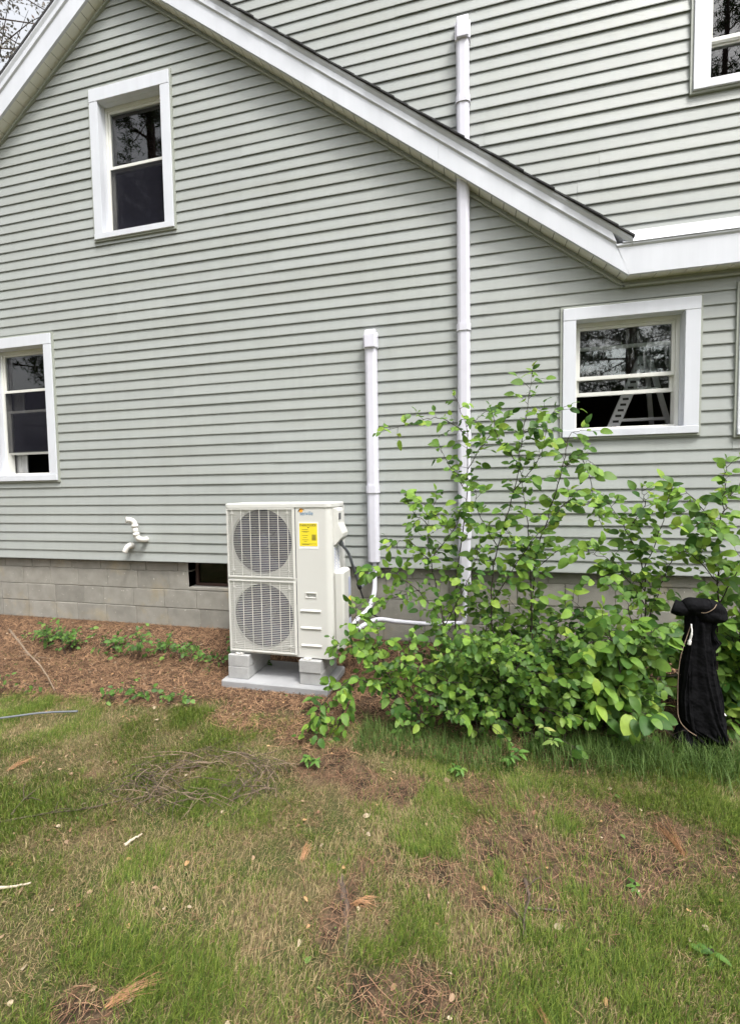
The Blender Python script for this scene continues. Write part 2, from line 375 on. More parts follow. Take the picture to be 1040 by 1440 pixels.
def ybed(x):
    x = np.asarray(x, float)
    return np.interp(x, [-9, -3.6, -2.5, -1.7, -1.0, -.4, .6, 1.1, 2.2, 5], [-1.6, -1.42, -1.22, -1.12, -1.28, -1.42, -1.4, -1.15, -.9, -.8])
def straw_amount(x, y):
    b = np.clip((y-ybed(x)+(fbm(x, y, 3., 5.)-.5)*.35)/.18+.5, 0, 1)
    s = np.zeros_like(b)
    for (cx, cy, rx, ry) in BARE: s = np.maximum(s, np.exp(-(((x-cx)/rx)**2+((y-cy)/ry)**2)*1.2))
    s = np.clip((s+(fbm(x, y, 5., 9.)-.5)*1.5-.32)*2.2, 0, 1)
    return np.maximum(b, s*.92)
sa = straw_amount(V[:, 0], V[:, 1])
def ground_mat():
    m, n, l, b = new_mat('soil_and_thatch')
    geo = n.new('ShaderNodeNewGeometry')
    def noise(sc, det=6, rough=.6, stretch=None):
        t = n.new('ShaderNodeTexNoise'); t.inputs['Scale'].default_value = sc; t.inputs['Detail'].default_value = det; t.inputs['Roughness'].default_value = rough
        l.new(geo.outputs['Position'], t.inputs['Vector']); return t.outputs['Fac']
    def mix(f, a, bb):
        x = n.new('ShaderNodeMix'); x.data_type = 'RGBA'; l.new(f, x.inputs['Factor'])
        for s_, v in (('A', a), ('B', bb)):
            if isinstance(v, tuple): x.inputs[s_].default_value = (*v, 1)
            else: l.new(v, x.inputs[s_])
        return x.outputs['Result']
    def rng(f, a, bb):
        r = n.new('ShaderNodeMapRange'); r.inputs['From Min'].default_value = a; r.inputs['From Max'].default_value = bb; l.new(f, r.inputs['Value']); return r.outputs[0]
    thatch = mix(rng(noise(70), .35, .65), (.085, .065, .036), (.22, .165, .09))
    thatch = mix(rng(noise(3.), .36, .60), thatch, (.06, .075, .024))
    straw = mix(rng(noise(60), .3, .7), (.055, .037, .025), (.19, .125, .08))
    straw = mix(rng(noise(9.), .46, .60), straw, (.04, .027, .02))
    at = n.new('ShaderNodeAttribute'); at.attribute_name = 'straw'
    c = mix(at.outputs['Fac'], thatch, straw)
    l.new(c, b.inputs['Base Color']); b.inputs['Roughness'].default_value = .95; b.inputs['Specular IOR Level'].default_value = .15
    bp = n.new('ShaderNodeBump'); bp.inputs['Distance'].default_value = .02; l.new(noise(55, 8, .7), bp.inputs['Height']); l.new(bp.outputs[0], b.inputs['Normal'])
    return m
g = fast_mesh('ground', V, T, ground_mat(), None, {'straw': sa}, smooth=True); tag(g, 'patchy lawn and soil sloping down from the house', None, kind='structure')

# ------------------------------------------------------------------ house
house = thing('house', 'pale grey green clapboard house with white trim, gable and block foundation', 'house', (-1.7, 0, .17))
E_ = .1016
WINS = {  # x0,x1,z0,z1 : outer edge of the channel round the casing
    'UL': (-3.935, -2.943, 4.27, 5.815), 'LL': (-5.54, -4.55, 1.755, 3.408), 'R': (.672, 1.708, 2.011, 3.104),
    'FR': (1.934, 2.96, 1.983, 3.166), 'UR': (1.583, 2.6, 4.604, 6.2)}
def rakeR(X): return 2.397+ZB+.752*(1.141-X)          # lower edge of the right rake board
def rakeL(X): return 4.79+ZB+.757*(X+4.97)
APX = -3.51
def rakeR_x(z): return 1.141-(z-ZB-2.397)/.752
def rakeL_x(z): return -4.97+(z-ZB-4.79)/.757
siding = empty('siding', (-1.7, 0, .9), house)
sheath = MB(); nb_ = 0
def seg_split(x0, x1, z0, z1):
    segs = [(x0, x1)]
    for (a, b, c, d) in WINS.values():
        if z1-.004 > c and z0+.004 < d:
            out = []
            for (p, q) in segs:
                if b <= p or a >= q: out.append((p, q)); continue
                if a > p: out.append((p, a))
                if b < q: out.append((b, q))
            segs = out
    return [s for s in segs if s[1]-s[0] > .02]
def board(x0, x1, z0, dy=0., lo=None, hi=None):
    if lo is not None or hi is not None:         # strip left under a sill or over a head
        yb, yt = -.0185, -.0035; f = lambda z: yb+(yt-yb)*(z-z0)/(E_+.012)
        a_, b_ = (z0, hi) if hi is not None else (lo, z0+E_+.012)
        prof = [(-.0045, a_+(.010 if hi is not None else 0)), (f(a_), a_), (f(b_), b_), (.003, b_)]
        if b_-a_ < .004: return
        MB().prism(prof, 'x', x0, x1).build('siding_board', MT['siding'], siding); return
    """one clapboard course: sloping face, butt edge, return; cut round a window head or sill when lo / hi are given"""
    zb_, zt = z0, z0+E_+.012
    yb, yt = -.0148-dy, -.0035-dy*.3
    j = lambda: random.uniform(-.0009, .0009)
    a, b = j(), j()
    prof0 = [(-.0045, zb_+.010), (yb+.003, zb_+.002), (yb, zb_), (yb-.0006, zb_+.006), (yt, zt), (.003, zt)]
    vs = []
    nseg = max(1, int((x1-x0)/.6))
    for i in range(nseg+1):
        x = x0+(x1-x0)*i/nseg; w = a+(b-a)*i/nseg+random.uniform(-.0006, .0006)
        vs += [(x, y, z+w) for y, z in prof0]
    n = len(prof0); fs = []
    for i in range(nseg):
        for k in range(n-1): fs.append((i*n+k, i*n+k+1, i*n+n+k+1, i*n+n+k))
    fs += [tuple(range(n)), tuple(range((nseg+1)*n-1, nseg*n-1, -1))]
    MB().add(vs, fs).build('siding_board', MT['siding'], siding)
def courses(zs, k0, k1, xl, xr, off):
    seams = {}
    for k in range(k0, k1):
        z0 = zs+k*E_; a, b = xl(z0+E_*.5), xr(z0+E_*.5)
        if b-a < .05: continue
        if k//2 not in seams:
            st = random.uniform(-8, -5.4); seams[k//2] = [st+3.66*i*random.uniform(.93, 1.0) for i in range(1, 5)]
        for (wa, wb_, wc, wd_) in WINS.values():
            if wa >= b or wb_ <= a: continue
            if z0+.004 < wc < z0+E_-.0: board(wa, wb_, z0, hi=wc+.004)
            if z0 < wd_ < z0+E_-.004: board(wa, wb_, z0, lo=wd_-.004)
        for (p, q) in seg_split(a, b, z0, z0+E_):
            sheath.box(p, q, .004, .02, z0, z0+E_)
            cuts = [p]+[s for s in seams[k//2] if p+.25 < s < q-.25]+[q]
            for i in range(len(cuts)-1):
                board(cuts[i]-(.02 if i else 0), cuts[i+1], z0, dy=.0026*(i % 2))
courses(ZB+.012, 0, 57, lambda z: max(-8.05, rakeL_x(z-.16)), lambda z: 3.3 if z < 2.40+ZB+.1 else rakeR_x(z-.12), 0)
UP0 = ZB+.012-.2*E_
courses(UP0, 26, 62, lambda z: max(-3.45, rakeR_x(z-.20)) if z < rakeR(1.1)+3.9 else -3.45, lambda z: 3.3, 1)
sheath.build('sheathing', MT['sheath'], house)

# --- rake boards, soffit, roof edge
def sweep(prof, line, xa, xb, ca=0., cb=0.):
    """profile (y, dz) swept along a raking line; ends mitred: x = end + c*dz"""
    n = len(prof); vs = []
    for xe, c in ((xa, ca), (xb, cb)):
        for (y, dz) in prof: x = xe+c*dz; vs.append((x, y, line(x)+dz))
    fs = [tuple(range(n)), tuple(range(2*n-1, n-1, -1))]+[(i, i+n, (i+1) % n+n, (i+1) % n) for i in range(n)]
    return MB().add(vs, fs)
def rect(y0, y1, a, b): return [(y0, a), (y1, a), (y1, b), (y0, b)]
EVE = 2.397+ZB
def eave(X): return EVE
MIT = -.53
for nm, line, xa, xb, ca, cb, h1, h2, h3 in (('rake', rakeR, APX, 1.15, 0, MIT, .168, .236, .285), ('rake', rakeL, -8.3, APX, 0, 0, .21, .275, .335)):
    rk = empty('rake_trim', ((xa+xb)/2, -.1, line((xa+xb)/2)), house)
    # fascia in three lengths with visible butt joints
    cuts = [xa, xa+(xb-xa)*.34, xa+(xb-xa)*.685, xb]
    for i in range(3):
        e0 = ca if i == 0 else 0; e1 = cb if i == 2 else 0
        sweep(rect(-.142-.0012*(i % 2), -.118, 0, h1), line, cuts[i]+(.0015 if i else 0), cuts[i+1], e0, e1).build('fascia_board', MT['white'], rk)
    sweep([(-.142, h1+.001), (-.118, h1+.001), (-.118, h2), (-.156, h2), (-.156, h1+.014)], line, xa, xb, ca, cb).build('crown_strip', MT['white'], rk)
    sweep([(-.152, h2+.003), (-.10, h2+.003), (-.10, h3), (-.166, h3), (-.166, h3-.018)], line, xa, xb+(.10 if cb else 0), ca, cb*.6).build('drip_edge', MT['white'], rk)
    sweep([(-.035, -.052), (0.001, -.052), (.001, -.004), (-.012, -.004), (-.012, -.036), (-.035, -.036)], line, xa, xb, ca, 0).build('soffit_channel', MT['jchan'], rk)
    sf = empty('soffit', ((xa+xb)/2, -.06, line((xa+xb)/2)), house); st = .098; x = xa
    while x < xb-.02:
        x2 = min(x+st, xb)
        sweep(rect(-.12, 0.002, .004, .012), line, x+.003, x2-.003).build('soffit_panel', MT['soffit'], sf)
        x = x2
    sweep(rect(-.119, .003, .013, .02), line, xa, xb).build('soffit_backing', MT['sheath'], sf)
sweep(rect(-.138, -.003, .240, .2845), rakeR, APX, 1.158).build('rake_filler', MT['white'], house)
# horizontal return
rk = empty('eave_trim', (2.2, -.1, EVE), house)
sweep(rect(-.142, -.118, 0, .208), eave, 1.15, 3.3, -.42, 0).build('fascia_board', MT['white'], rk)
sweep([(-.142, .209), (-.118, .209), (-.118, .236), (-.152, .236), (-.152, .222)], eave, 1.15, 3.3, -.42, 0).build('crown_strip', MT['white'], rk)
sweep([(-.160, .238), (-.150, .238), (.0, .392), (.0, .402)], eave, 1.10, 3.3, 0, 0).build('roof_flashing', MT['white'], rk)
sweep([(-.035, -.052), (0.001, -.052), (.001, -.004), (-.012, -.004), (-.012, -.036), (-.035, -.036)], eave, 1.13, 3.3).build('soffit_channel', MT['jchan'], rk)
sf = empty('soffit', (2.2, -.06, EVE), house); x = 1.15
while x < 3.28:
    x2 = min(x+.103, 3.3); sweep(rect(-.12, .002, .004, .012), eave, x+.003, x2-.003).build('soffit_panel', MT['soffit'], sf); x = x2
sweep(rect(-.119, .003, .013, .02), eave, 1.13, 3.3).build('soffit_backing', MT['sheath'], sf)
# shingles along the right rake and the left roof slope
roof = empty('roof', (-3.5, 0, 6.5), house)
sl = math.hypot(1, .752); x = 1.175
while x > APX:
    x2 = x-.145/sl; w = random.uniform(-.012, .006)
    zA, zB_ = rakeR(x)+.286, rakeR(x2-.02)+.286
    MB().hexa([(x, -.182+w, zA+.004), (x, 0.0, zA+.004), (x2-.02, 0.0, zB_), (x2-.02, -.182+w, zB_), (x, -.182+w, zA+.019), (x, 0.0, zA+.019), (x2-.02, 0.0, zB_+.012), (x2-.02, -.182+w, zB_+.012)]).build('shingle', MT['shingle'], roof)
    x = x2
MB().hexa([(APX, -.17, rakeL(APX)+.337), (APX, 6, rakeL(APX)+.337), (-8.4, 6, rakeL(-8.4)+.337), (-8.4, -.17, rakeL(-8.4)+.337),
           (APX, -.17, rakeL(APX)+.365), (APX, 6, rakeL(APX)+.365), (-8.4, 6, rakeL(-8.4)+.365), (-8.4, -.17, rakeL(-8.4)+.365)]).build('roof_slope', MT['shingle'], roof)
MB().box(-3.6, 3.5, -.05, 5, 7.22, 7.3).build('dormer_roof', MT['shingle'], roof)

# --- windows
def frame_mb(x0, x1, z0, z1, wl, wr, wb, wt, y0, y1):
    m = MB()
    m.box(x0, x0+wl, y0, y1, z0, z1); m.box(x1-wr, x1, y0, y1, z0, z1)
    m.box(x0+wl, x1-wr, y0, y1, z0, z0+wb); m.box(x0+wl, x1-wr, y0, y1, z1-wt, z1)
    return m
def window(key, casing, rail, lower_raise=0., curtain=None, dirty=False, floor=None, innerrail=None, screen=None):
    x0, x1, z0, z1 = WINS[key]; wl, wr, wb, wt = casing
    w = empty('window', ((x0+x1)/2, 0, z0), house)
    j = .017
    m = MB()                                    # channel with a mitred outer frame
    m.box(x0, x0+j, -.030, .004, z0, z1); m.box(x1-j, x1, -.030, .004, z0, z1)
    m.box(x0+j, x1-j, -.030, .004, z0, z0+j); m.box(x0+j, x1-j, -.030, .004, z1-j, z1)
    m.build('channel', MT['jchan'], w)
    a, b, c, d = x0+j+.001, x1-j-.001, z0+j+.001, z1-j-.001
    MB().box(a, b, -.042, .01, d-wt, d).build('casing_board', MT['white'], w, bevel=.003)
    MB().box(a, b, -.046, .01, c, c+wb).build('casing_board', MT['white'], w, bevel=.003)
    MB().box(a, a+wl, -.040, .01, c+wb+.001, d-wt-.001).build('casing_board', MT['white'], w, bevel=.003)
    MB().box(b-wr, b, -.040, .01, c+wb+.001, d-wt-.001).build('casing_board', MT['white'], w, bevel=.003)
    ia, ib, ic, id_ = a+wl, b-wr, c+wb, d-wt
    frame_mb(ia-.012, ib+.012, ic-.012, id_+.012, .012, .012, .012, .012, .011, .16).build('jamb', MT['white'], w)
    t = .028
    frame_mb(ia, ib, ic, id_, t, t, t, t*1.2, .062, .15).build('sash_frame', MT['sash'], w, bevel=.003)
    ua, ub = ia+t+.001, ib-t-.001; ub_ = id_-t*1.2-.001; lc = ic+t+.001
    s = .024
    up_ = frame_mb(ua, ub, rail, ub_, s, s, s*1.25, s, .072, .098).build('upper_sash', MT['sash'], w, bevel=.002)
    MB().box(ua+s-.004, ub-s+.004, .083, .087, rail+s, ub_-s+.004).build('pane', MT['glass_dirty' if dirty else 'glass'], w)
    lz0 = lc+lower_raise; lz1 = (rail+.02) if innerrail is None else innerrail
    frame_mb(ua, ub, lz0, lz1, s, s, s*1.3, s*1.2, .104, .130).build('lower_sash', MT['sash'], w, bevel=.002)
    MB().box(ua+s-.004, ub-s+.004, .115, .119, lz0+s, lz1-s).build('pane', MT['glass'], w)
    if screen: MB().box(ua+.002, ub-.002, .0765, .0775, lc+screen, rail).build('insect_screen', MT['screen'], w)
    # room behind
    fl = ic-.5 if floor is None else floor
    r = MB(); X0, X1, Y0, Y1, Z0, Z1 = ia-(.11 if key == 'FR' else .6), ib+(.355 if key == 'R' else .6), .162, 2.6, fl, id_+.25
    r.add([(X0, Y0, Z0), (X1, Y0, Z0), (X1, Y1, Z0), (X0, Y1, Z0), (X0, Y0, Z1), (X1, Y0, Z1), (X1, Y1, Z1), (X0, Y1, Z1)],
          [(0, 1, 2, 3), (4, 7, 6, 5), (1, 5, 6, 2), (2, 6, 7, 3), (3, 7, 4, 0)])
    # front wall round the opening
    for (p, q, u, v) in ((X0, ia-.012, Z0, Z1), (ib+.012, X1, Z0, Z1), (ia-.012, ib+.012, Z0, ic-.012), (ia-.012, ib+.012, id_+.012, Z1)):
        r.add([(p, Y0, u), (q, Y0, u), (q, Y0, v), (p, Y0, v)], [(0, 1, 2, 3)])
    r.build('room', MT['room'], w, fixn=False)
    if curtain:
        side, wd = curtain; m = MB(); nf = 26; vs = []; fs = []
        xs = ia-.03 if side < 0 else ib+.03-wd
        for i in range(nf+1):
            x = xs+wd*i/nf; y = .20+.018*math.sin(i*1.9)+.006*math.sin(i*4.1); vs += [(x, y, ic-.05), (x, y*1.0+.004, id_+.04)]
        fs = [(2*i, 2*i+2, 2*i+3, 2*i+1) for i in range(nf)]
        m.add(vs, fs).build('curtain', MT['curtain'], w, smooth=True, fixn=False)
    return w
window('UL', (.100, .105, .058, .128), 5.045, curtain=(-1, .13), screen=.002)
window('LL', (.105, .105, .065, .115), 2.80, lower_raise=.22, curtain=(-1, .2), innerrail=2.60, screen=.24)
window('R', (.100, .105, .058, .098), 2.515, lower_raise=.27, innerrail=2.80, dirty=True, floor=1.12)
window('FR', (.105, .105, .058, .098), 2.55)
window('UR', (.115, .115, .062, .11), 5.035)

# --- block foundation
FX0, FX1 = -8.0, 3.3
BW = (-3.0, -2.16, .60, .875)                     # basement window opening
fnd = empty('foundation', (-2, .1, 0), house)
m = MB()
for (p, q, u, v) in ((FX0, BW[0], -.3, .885), (BW[1], FX1, -.3, .885), (BW[0], BW[1], -.3, BW[2])): m.box(p, q, .046, .25, u, v)
m.build('mortar', MT['mortar'], fnd)
rows = [(.77, .868), (.57, .77), (.37, .57), (.17, .37), (-.03, .17)]
for ri, (za, zb2) in enumerate(rows):
    x = FX0-random.uniform(0, .4)+(.2 if ri % 2 else 0)
    while x < FX1:
        w = .397 if random.random() > .14 else random.choice([.2, .27, .3])
        p, q = max(x+.0035, FX0), min(x+w-.0035, FX1); x += w
        if q-p < .03: continue
        parts = [(p, q)]
        if zb2 > BW[2]+.02:
            parts = []
            if p < BW[0]: parts.append((p, min(q, BW[0])))
            if q > BW[1]: parts.append((max(p, BW[1]), q))
        for (p2, q2) in parts:
            if q2-p2 < .02: continue
            dy = random.uniform(-.004, .004)
            MB().box(p2, q2, .039+dy, .2, za+.004+random.uniform(-.001, .001), zb2-.003).build('concrete_block', MT['block'], fnd, bevel=.004)
bw = empty('basement_window', (-2.58, .1, .6), house)
MB().box(BW[0]+.002, BW[1]-.002, .036, .17, BW[2]-.02, BW[2]+.004).build('sill', MT['block'], bw)
frame_mb(BW[0]+.03, BW[1]-.03, BW[2]+.006, .88, .03, .03, .028, .02, .13, .17).build('frame', MT['brown'], bw)
MB().box(-2.6, -2.575, .132, .165, BW[2]+.034, .86).build('mullion', MT['brown'], bw)
MB().box(BW[0]+.06, BW[1]-.06, .150, .154, BW[2]+.034, .86).build('pane', MT['glass_low'], bw)
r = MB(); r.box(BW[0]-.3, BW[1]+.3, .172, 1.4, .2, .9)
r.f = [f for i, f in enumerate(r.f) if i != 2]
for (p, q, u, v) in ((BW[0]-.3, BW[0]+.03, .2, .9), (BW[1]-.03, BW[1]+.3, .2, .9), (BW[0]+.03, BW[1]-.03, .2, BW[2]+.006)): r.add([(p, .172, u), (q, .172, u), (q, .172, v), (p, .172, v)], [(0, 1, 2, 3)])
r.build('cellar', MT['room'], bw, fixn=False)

# ------------------------------------------------------------------ step ladder inside the right window
ld = thing('step_ladder', 'aluminium step ladder standing inside the window above the shrubs', 'ladder', (1.48, .6, 1.125))
lz = 1.13
def rail_(x0, y0, x1, y1, w, d): 
    return MB().hexa([(x0-w, y0-d, lz), (x0+w, y0-d, lz), (x0+w, y0+d, lz), (x0-w, y0+d, lz), (x1-w, y1-d, 2.78), (x1+w, y1-d, 2.78), (x1+w, y1+d, 2.78), (x1-w, y1+d, 2.78)])
rail_(.77, .34, 1.455, .46, .050, .014).build('rail', MT['metal'], ld); rail_(1.90, .34, 1.49, .46, .020, .014).build('rail', MT['metal'], ld)
rail_(.90, .97, 1.44, .56, .018, .014).build('rail', MT['metal'], ld); rail_(1.80, .97, 1.50, .56, .018, .014).build('rail', MT['metal'], ld)
for i in range(5):
    z = 1.4+.27*i; f = (z-lz)/(2.78-lz)
    MB().box(.77+.685*f+.045, 1.90-.41*f-.015, .34+.12*f-.02, .34+.12*f+.03, z-.012, z+.012).build('rung', MT['metal'], ld)
for i in range(12):
    z = 2.15+.05*i; f = (z-lz)/(2.78-lz)
    MB().box(.77+.685*f-.024, .77+.685*f+.024, .322+.12*f, .3255+.12*f, z-.010, z+.010).build('rail_hole', MT['ink'], ld)
MB().rbox(1.37, 1.58, .42, .60, 2.78, 2.82, .01).build('top_cap', MT['ink'], ld)

# ------------------------------------------------------------------ line-set covers and pipes
def duct(root, xc, z0, z1, w=.108, d=.072, name='duct_section'):
    h = w/2
    prof = [(xc-h, 0.0), (xc-h, -d*.62), (xc-h+.012, -d*.88), (xc-h+.03, -d), (xc+h-.03, -d), (xc+h-.012, -d*.88), (xc+h, -d*.62), (xc+h, 0.0)]
    prof = [(x, y-.02) for x, y in prof]
    return MB().prism(prof, 'z', z0, z1).build(name, MT['cover'], root)
def coupling(root, xc, z, hgt=.07): 
    return duct(root, xc, z-hgt/2, z+hgt/2, .122, .080, 'coupling')
def wall_cap(root, xc, z0, z1, w=.128):
    h = w/2
    m = MB(); d = .092
    prof = [(-.018, z0), (-d-.02, z0), (-d-.02, z1-.06), (-d*.72-.02, z1-.012), (-d*.4-.02, z1), (-.018, z1)]
    m.prism(prof, 'x', xc-h+.016, xc+h-.016); m.prism([(-.018, z0), (-d*.7-.02, z0), (-d*.7-.02, z1-.07), (-.05, z1-.03), (-.018, z1-.03)], 'x', xc-h, xc+h)
    return m.build('end_cap', MT['cover'], root, bevel=.006)
c1 = thing('line_cover', 'short white line set cover on the siding ending above the heat pump', 'pipe cover', (-.945, -.03, .95), 'white line set covers')
duct(c1, -.947, .945, 1.60); duct(c1, -.947, 1.62, 2.93); coupling(c1, -.947, 1.62); wall_cap(c1, -.947, 2.90, 3.075)
c2 = thing('line_cover', 'tall white line set cover running up the siding past the rake', 'pipe cover', (-.117, -.03, .76), 'white line set covers')
for (a, b) in ((.76, 1.20), (1.215, 2.06), (2.075, 3.0), (3.015, 4.905), (4.92, 5.40)): duct(c2, -.117, a, b)
for z in (1.207, 2.067, 3.007, 4.89): coupling(c2, -.117, z, .06)
wall_cap(c2, -.117, 5.36, 5.56)
def pipe_thing(name, label, cat, pts, r, mat, n=12, smooth_n=6, group=None, part='pipe', extra=None):
    t = thing(name, label, cat, pts[0], group)
    MB().tube(catmull(pts, smooth_n), r, n).build(part, mat, t, smooth=True)
    return t
v1 = thing('vent_pipe', 'white plastic vent with two elbows turning up from the siding', 'pipe', (-3.487, 0, 1.12), 'plastic vents through the siding')
MB().tube(catmull([(-3.455, .0, 1.118), (-3.462, -.06, 1.12), (-3.482, -.095, 1.135), (-3.503, -.105, 1.175)], 5), .029, 14).build('elbow', MT['pvc'], v1, smooth=True)
MB().tube([(-3.503, -.105, 1.172), (-3.517, -.105, 1.275)], .027, 14).build('pipe', MT['pvc'], v1, smooth=True)
MB().tube([(-3.500, -.105, 1.165), (-3.506, -.105, 1.195)], .032, 14).build('collar', MT['pvc'], v1, smooth=True)
MB().tube([(-3.513, -.105, 1.255), (-3.517, -.105, 1.285)], .032, 14).build('collar', MT['pvc'], v1, smooth=True)
pts = catmull([(-3.517, -.105, 1.28), (-3.526, -.112, 1.312), (-3.548, -.135, 1.334), (-3.575, -.165, 1.338)], 5)
MB().tube(pts, .029, 14, caps=False).build('elbow', MT['pvc'], v1, smooth=True)
MB().tube(pts[-3:], [.033]*3, 14, caps=False).build('collar', MT['pvc'], v1, smooth=True)
MB().tube([pts[-5], pts[-1]], [.023, .0235], 14).build('bore_shade', MT['black_rubber'], v1)  # black plug in the pipe mouth; the inner shade is put into its colour
v2 = thing('vent_pipe', 'short white plastic elbow vent pointing down low on the siding', 'pipe', (-3.672, 0, 1.04), 'plastic vents through the siding')
pts = catmull([(-3.640, .0, 1.05), (-3.640, -.05, 1.052), (-3.650, -.075, 1.035), (-3.672, -.088, .985)], 5)
MB().tube(pts, .029, 14).build('elbow', MT['pvc'], v2, smooth=True)
MB().tube(pts[3:7], .033, 14).build('collar', MT['pvc'], v2, smooth=True)
MB().tube([(-3.640, -.021, 1.05), (-3.640, -.028, 1.05)], .036, 16).build('flange', MT['pvc'], v2, smooth=True)

# ------------------------------------------------------------------ pad, blocks, heat pump
pad = MB().rbox(-2.070, -1.145, -.870, -.385, -.02, .062, .008).build('equipment_pad', MT['pad'], None)
tag(pad, 'grey concrete slab lying under the heat pump and its blocks', 'slab')
zb0 = .063
BL = [('bottom', -2.035, zb0), ('top', -2.035, zb0+.1), ('bottom', -1.400, zb0), ('top', -1.400, zb0+.1)]
for i, (lv, x, z) in enumerate(BL):
    side = 'left' if i < 2 else 'right'
    lab = {'left': 'support block by the basement window side', 'right': 'support block by the shrub side'}[side]
    dx = random.uniform(-.006, .006)
    o = MB().rbox(x+dx, x+dx+.185, -.815+random.uniform(-.006, .006), -.41, z, z+.0985, .004).build('concrete_block', MT['concrete'], None)
    tag(o, ('lower ' if lv == 'bottom' else 'upper ')+'grey concrete '+lab+' under the heat pump', 'block', 'blocks under the heat pump')
X0, X1, YF, YB, Z0, Z1 = -2.03, -1.12, -.78, -.41, .272, 1.521
hp = thing('heat_pump', 'cream two fan heat pump outdoor unit raised on concrete blocks', 'heat pump', ((X0+X1)/2, (YF+YB)/2, zb0+.2))
XD = -1.42
# fan panel with two round holes
FC = [(-1.722, 1.207, .268), (-1.722, .592, .268)]; ZMID = .90
m = MB(); N = 64
for (cx, cz, R), (za, zb2) in zip(FC, ((ZMID, Z1-.03), (Z0+.012, ZMID))):
    vs = []; fs = []
    for i in range(N):
        a = 2*math.pi*i/N; c, s = math.cos(a), math.sin(a)
        tx = ((XD-cx) if c > 0 else (cx-X0))/abs(c) if abs(c) > 1e-6 else 1e9
        tz = ((zb2-cz) if s > 0 else (cz-za))/abs(s) if abs(s) > 1e-6 else 1e9
        t = min(tx, tz)
        vs += [(cx+R*c, YF+.004, cz+R*s), (cx+t*c, YF, cz+t*s), (cx+R*.985*c, YF+.03, cz+R*.985*s), (cx+R*.97*c, YF+.13, cz+R*.97*s)]
    for i in range(N):
        j = (i+1) % N
        fs += [(4*i, 4*i+1, 4*j+1, 4*j), (4*i+2, 4*i, 4*j, 4*j+2)]
    m.add(vs, fs)
    MB().add(vs, [(4*i+3, 4*i+2, 4*((i+1) % N)+2, 4*((i+1) % N)+3) for i in range(N)]).build('fan_shroud', MT['acdark'], hp, fixn=False)  # darker than the cream cabinet: the cavity's shade is put into its colour
    # corner fillers between the polygonal outer ring and the rectangle
    for (qx, qz) in ((X0, za), (XD, za), (XD, zb2), (X0, zb2)):
        a = math.atan2(qz-cz, qx-cx) % (2*math.pi); i = int(a/(2*math.pi)*N); p1, p2 = vs[4*i+1], vs[4*((i+1) % N)+1]
        m.add([p1, (qx, YF, qz), p2], [(0, 1, 2)])
m.build('fan_panel', MT['ac'], hp, fixn=False)
# cabinet: left side, back, base
m = MB()
m.box(X0, X0+.012, YF+.001, YB, Z0, Z1-.03); m.box(X0, X1-.02, YB-.012, YB, Z0, Z1-.03); m.box(X0+.012, X1-.03, YF+.006, YB-.012, Z0, Z0+.012)
m.box(X0+.012, XD, YF+.006, YF+.02, ZMID-.012, ZMID+.012)
m.build('cabinet', MT['ac'], hp)
MB().box(X0+.013, XD, -.60, -.58, Z0+.013, Z1-.03).build('coil', MT['fin'], hp)
# right front panel with rounded corner and a handle opening
HX0, HX1, HZ0, HZ1 = -1.338, -1.252, .765, .798
m = MB(); rr = .05
def vq(p, q, za, zb2): m.add([(*p, za), (*q, za), (*q, zb2), (*p, zb2)], [(0, 1, 2, 3)])
xs = XD+.006
for (a, b, c, d) in ((xs, HX0, Z0, Z1-.03), (HX1, X1-rr, Z0, Z1-.03), (HX0, HX1, Z0, HZ0), (HX0, HX1, HZ1, Z1-.03)): vq((a, YF), (b, YF), c, d)
prev = (X1-rr, YF)
for i in range(1, 9):
    a = -math.pi/2+math.pi/2*i/8; p = (X1-rr+rr*math.cos(a), YF+rr+rr*math.sin(a)); vq(prev, p, Z0, Z1-.03); prev = p
vq(prev, (X1, YB), Z0, Z1-.03); vq((xs, YF+.012), (xs, YF), Z0, Z1-.03)
# recess
m.add([(HX0, YF, HZ0), (HX1, YF, HZ0), (HX1, YF, HZ1), (HX0, YF, HZ1), (HX0+.006, YF+.022, HZ0+.004), (HX1-.006, YF+.022, HZ0+.004), (HX1-.006, YF+.03, HZ1), (HX0+.006, YF+.03, HZ1)],
      [(0, 4, 7, 3), (1, 2, 6, 5), (0, 1, 5, 4), (3, 7, 6, 2), (4, 5, 6, 7)])
m.build('service_panel', MT['ac'], hp, fixn=False)
fr = frame_mb(HX0-.006, HX1+.006, HZ0-.006, HZ1+.006, .006, .006, .006, .006, YF-.004, YF+.001).build('handle_rim', MT['ac2'], hp)
for z in (.655, .515, .372):
    MB().prism([(YF+.001, z-.011), (YF-.007, z-.008), (YF-.010, z), (YF-.001, z+.012), (YF+.001, z+.012)], 'x', XD+.035, XD+.205).build('louvre', MT['ac2'], hp, bevel=.003)
# top lid
m = MB()
def lidring(i, z):
    r = .05; a, b, c, d = X0-.006+i, X1+.006-i, YF-.006+i, YB+.006-i; out = []
    for (cx, cy, s) in ((b-r, c+r, -90), (b-r, d-r, 0), (a+r, d-r, 90), (a+r*.4, c+r*.4, 180)):
        q = r if s != 180 else r*.4
        for k in range(6): t = math.radians(s+18*k); out.append((cx+q*math.cos(t), cy+q*math.sin(t), z))
    return out
R = [lidring(0, Z1-.034), lidring(0, Z1-.008), lidring(.003, Z1-.002), lidring(.010, Z1)]
n = len(R[0]); vs = [p for q in R for p in q]; fs = [(k*n+i, k*n+(i+1) % n, k*n+n+(i+1) % n, k*n+n+i) for k in range(3) for i in range(n)]+[tuple(range(n-1, -1, -1)), tuple(range(3*n, 4*n))]
m.add(vs, fs).build('top_lid', MT['ac'], hp)
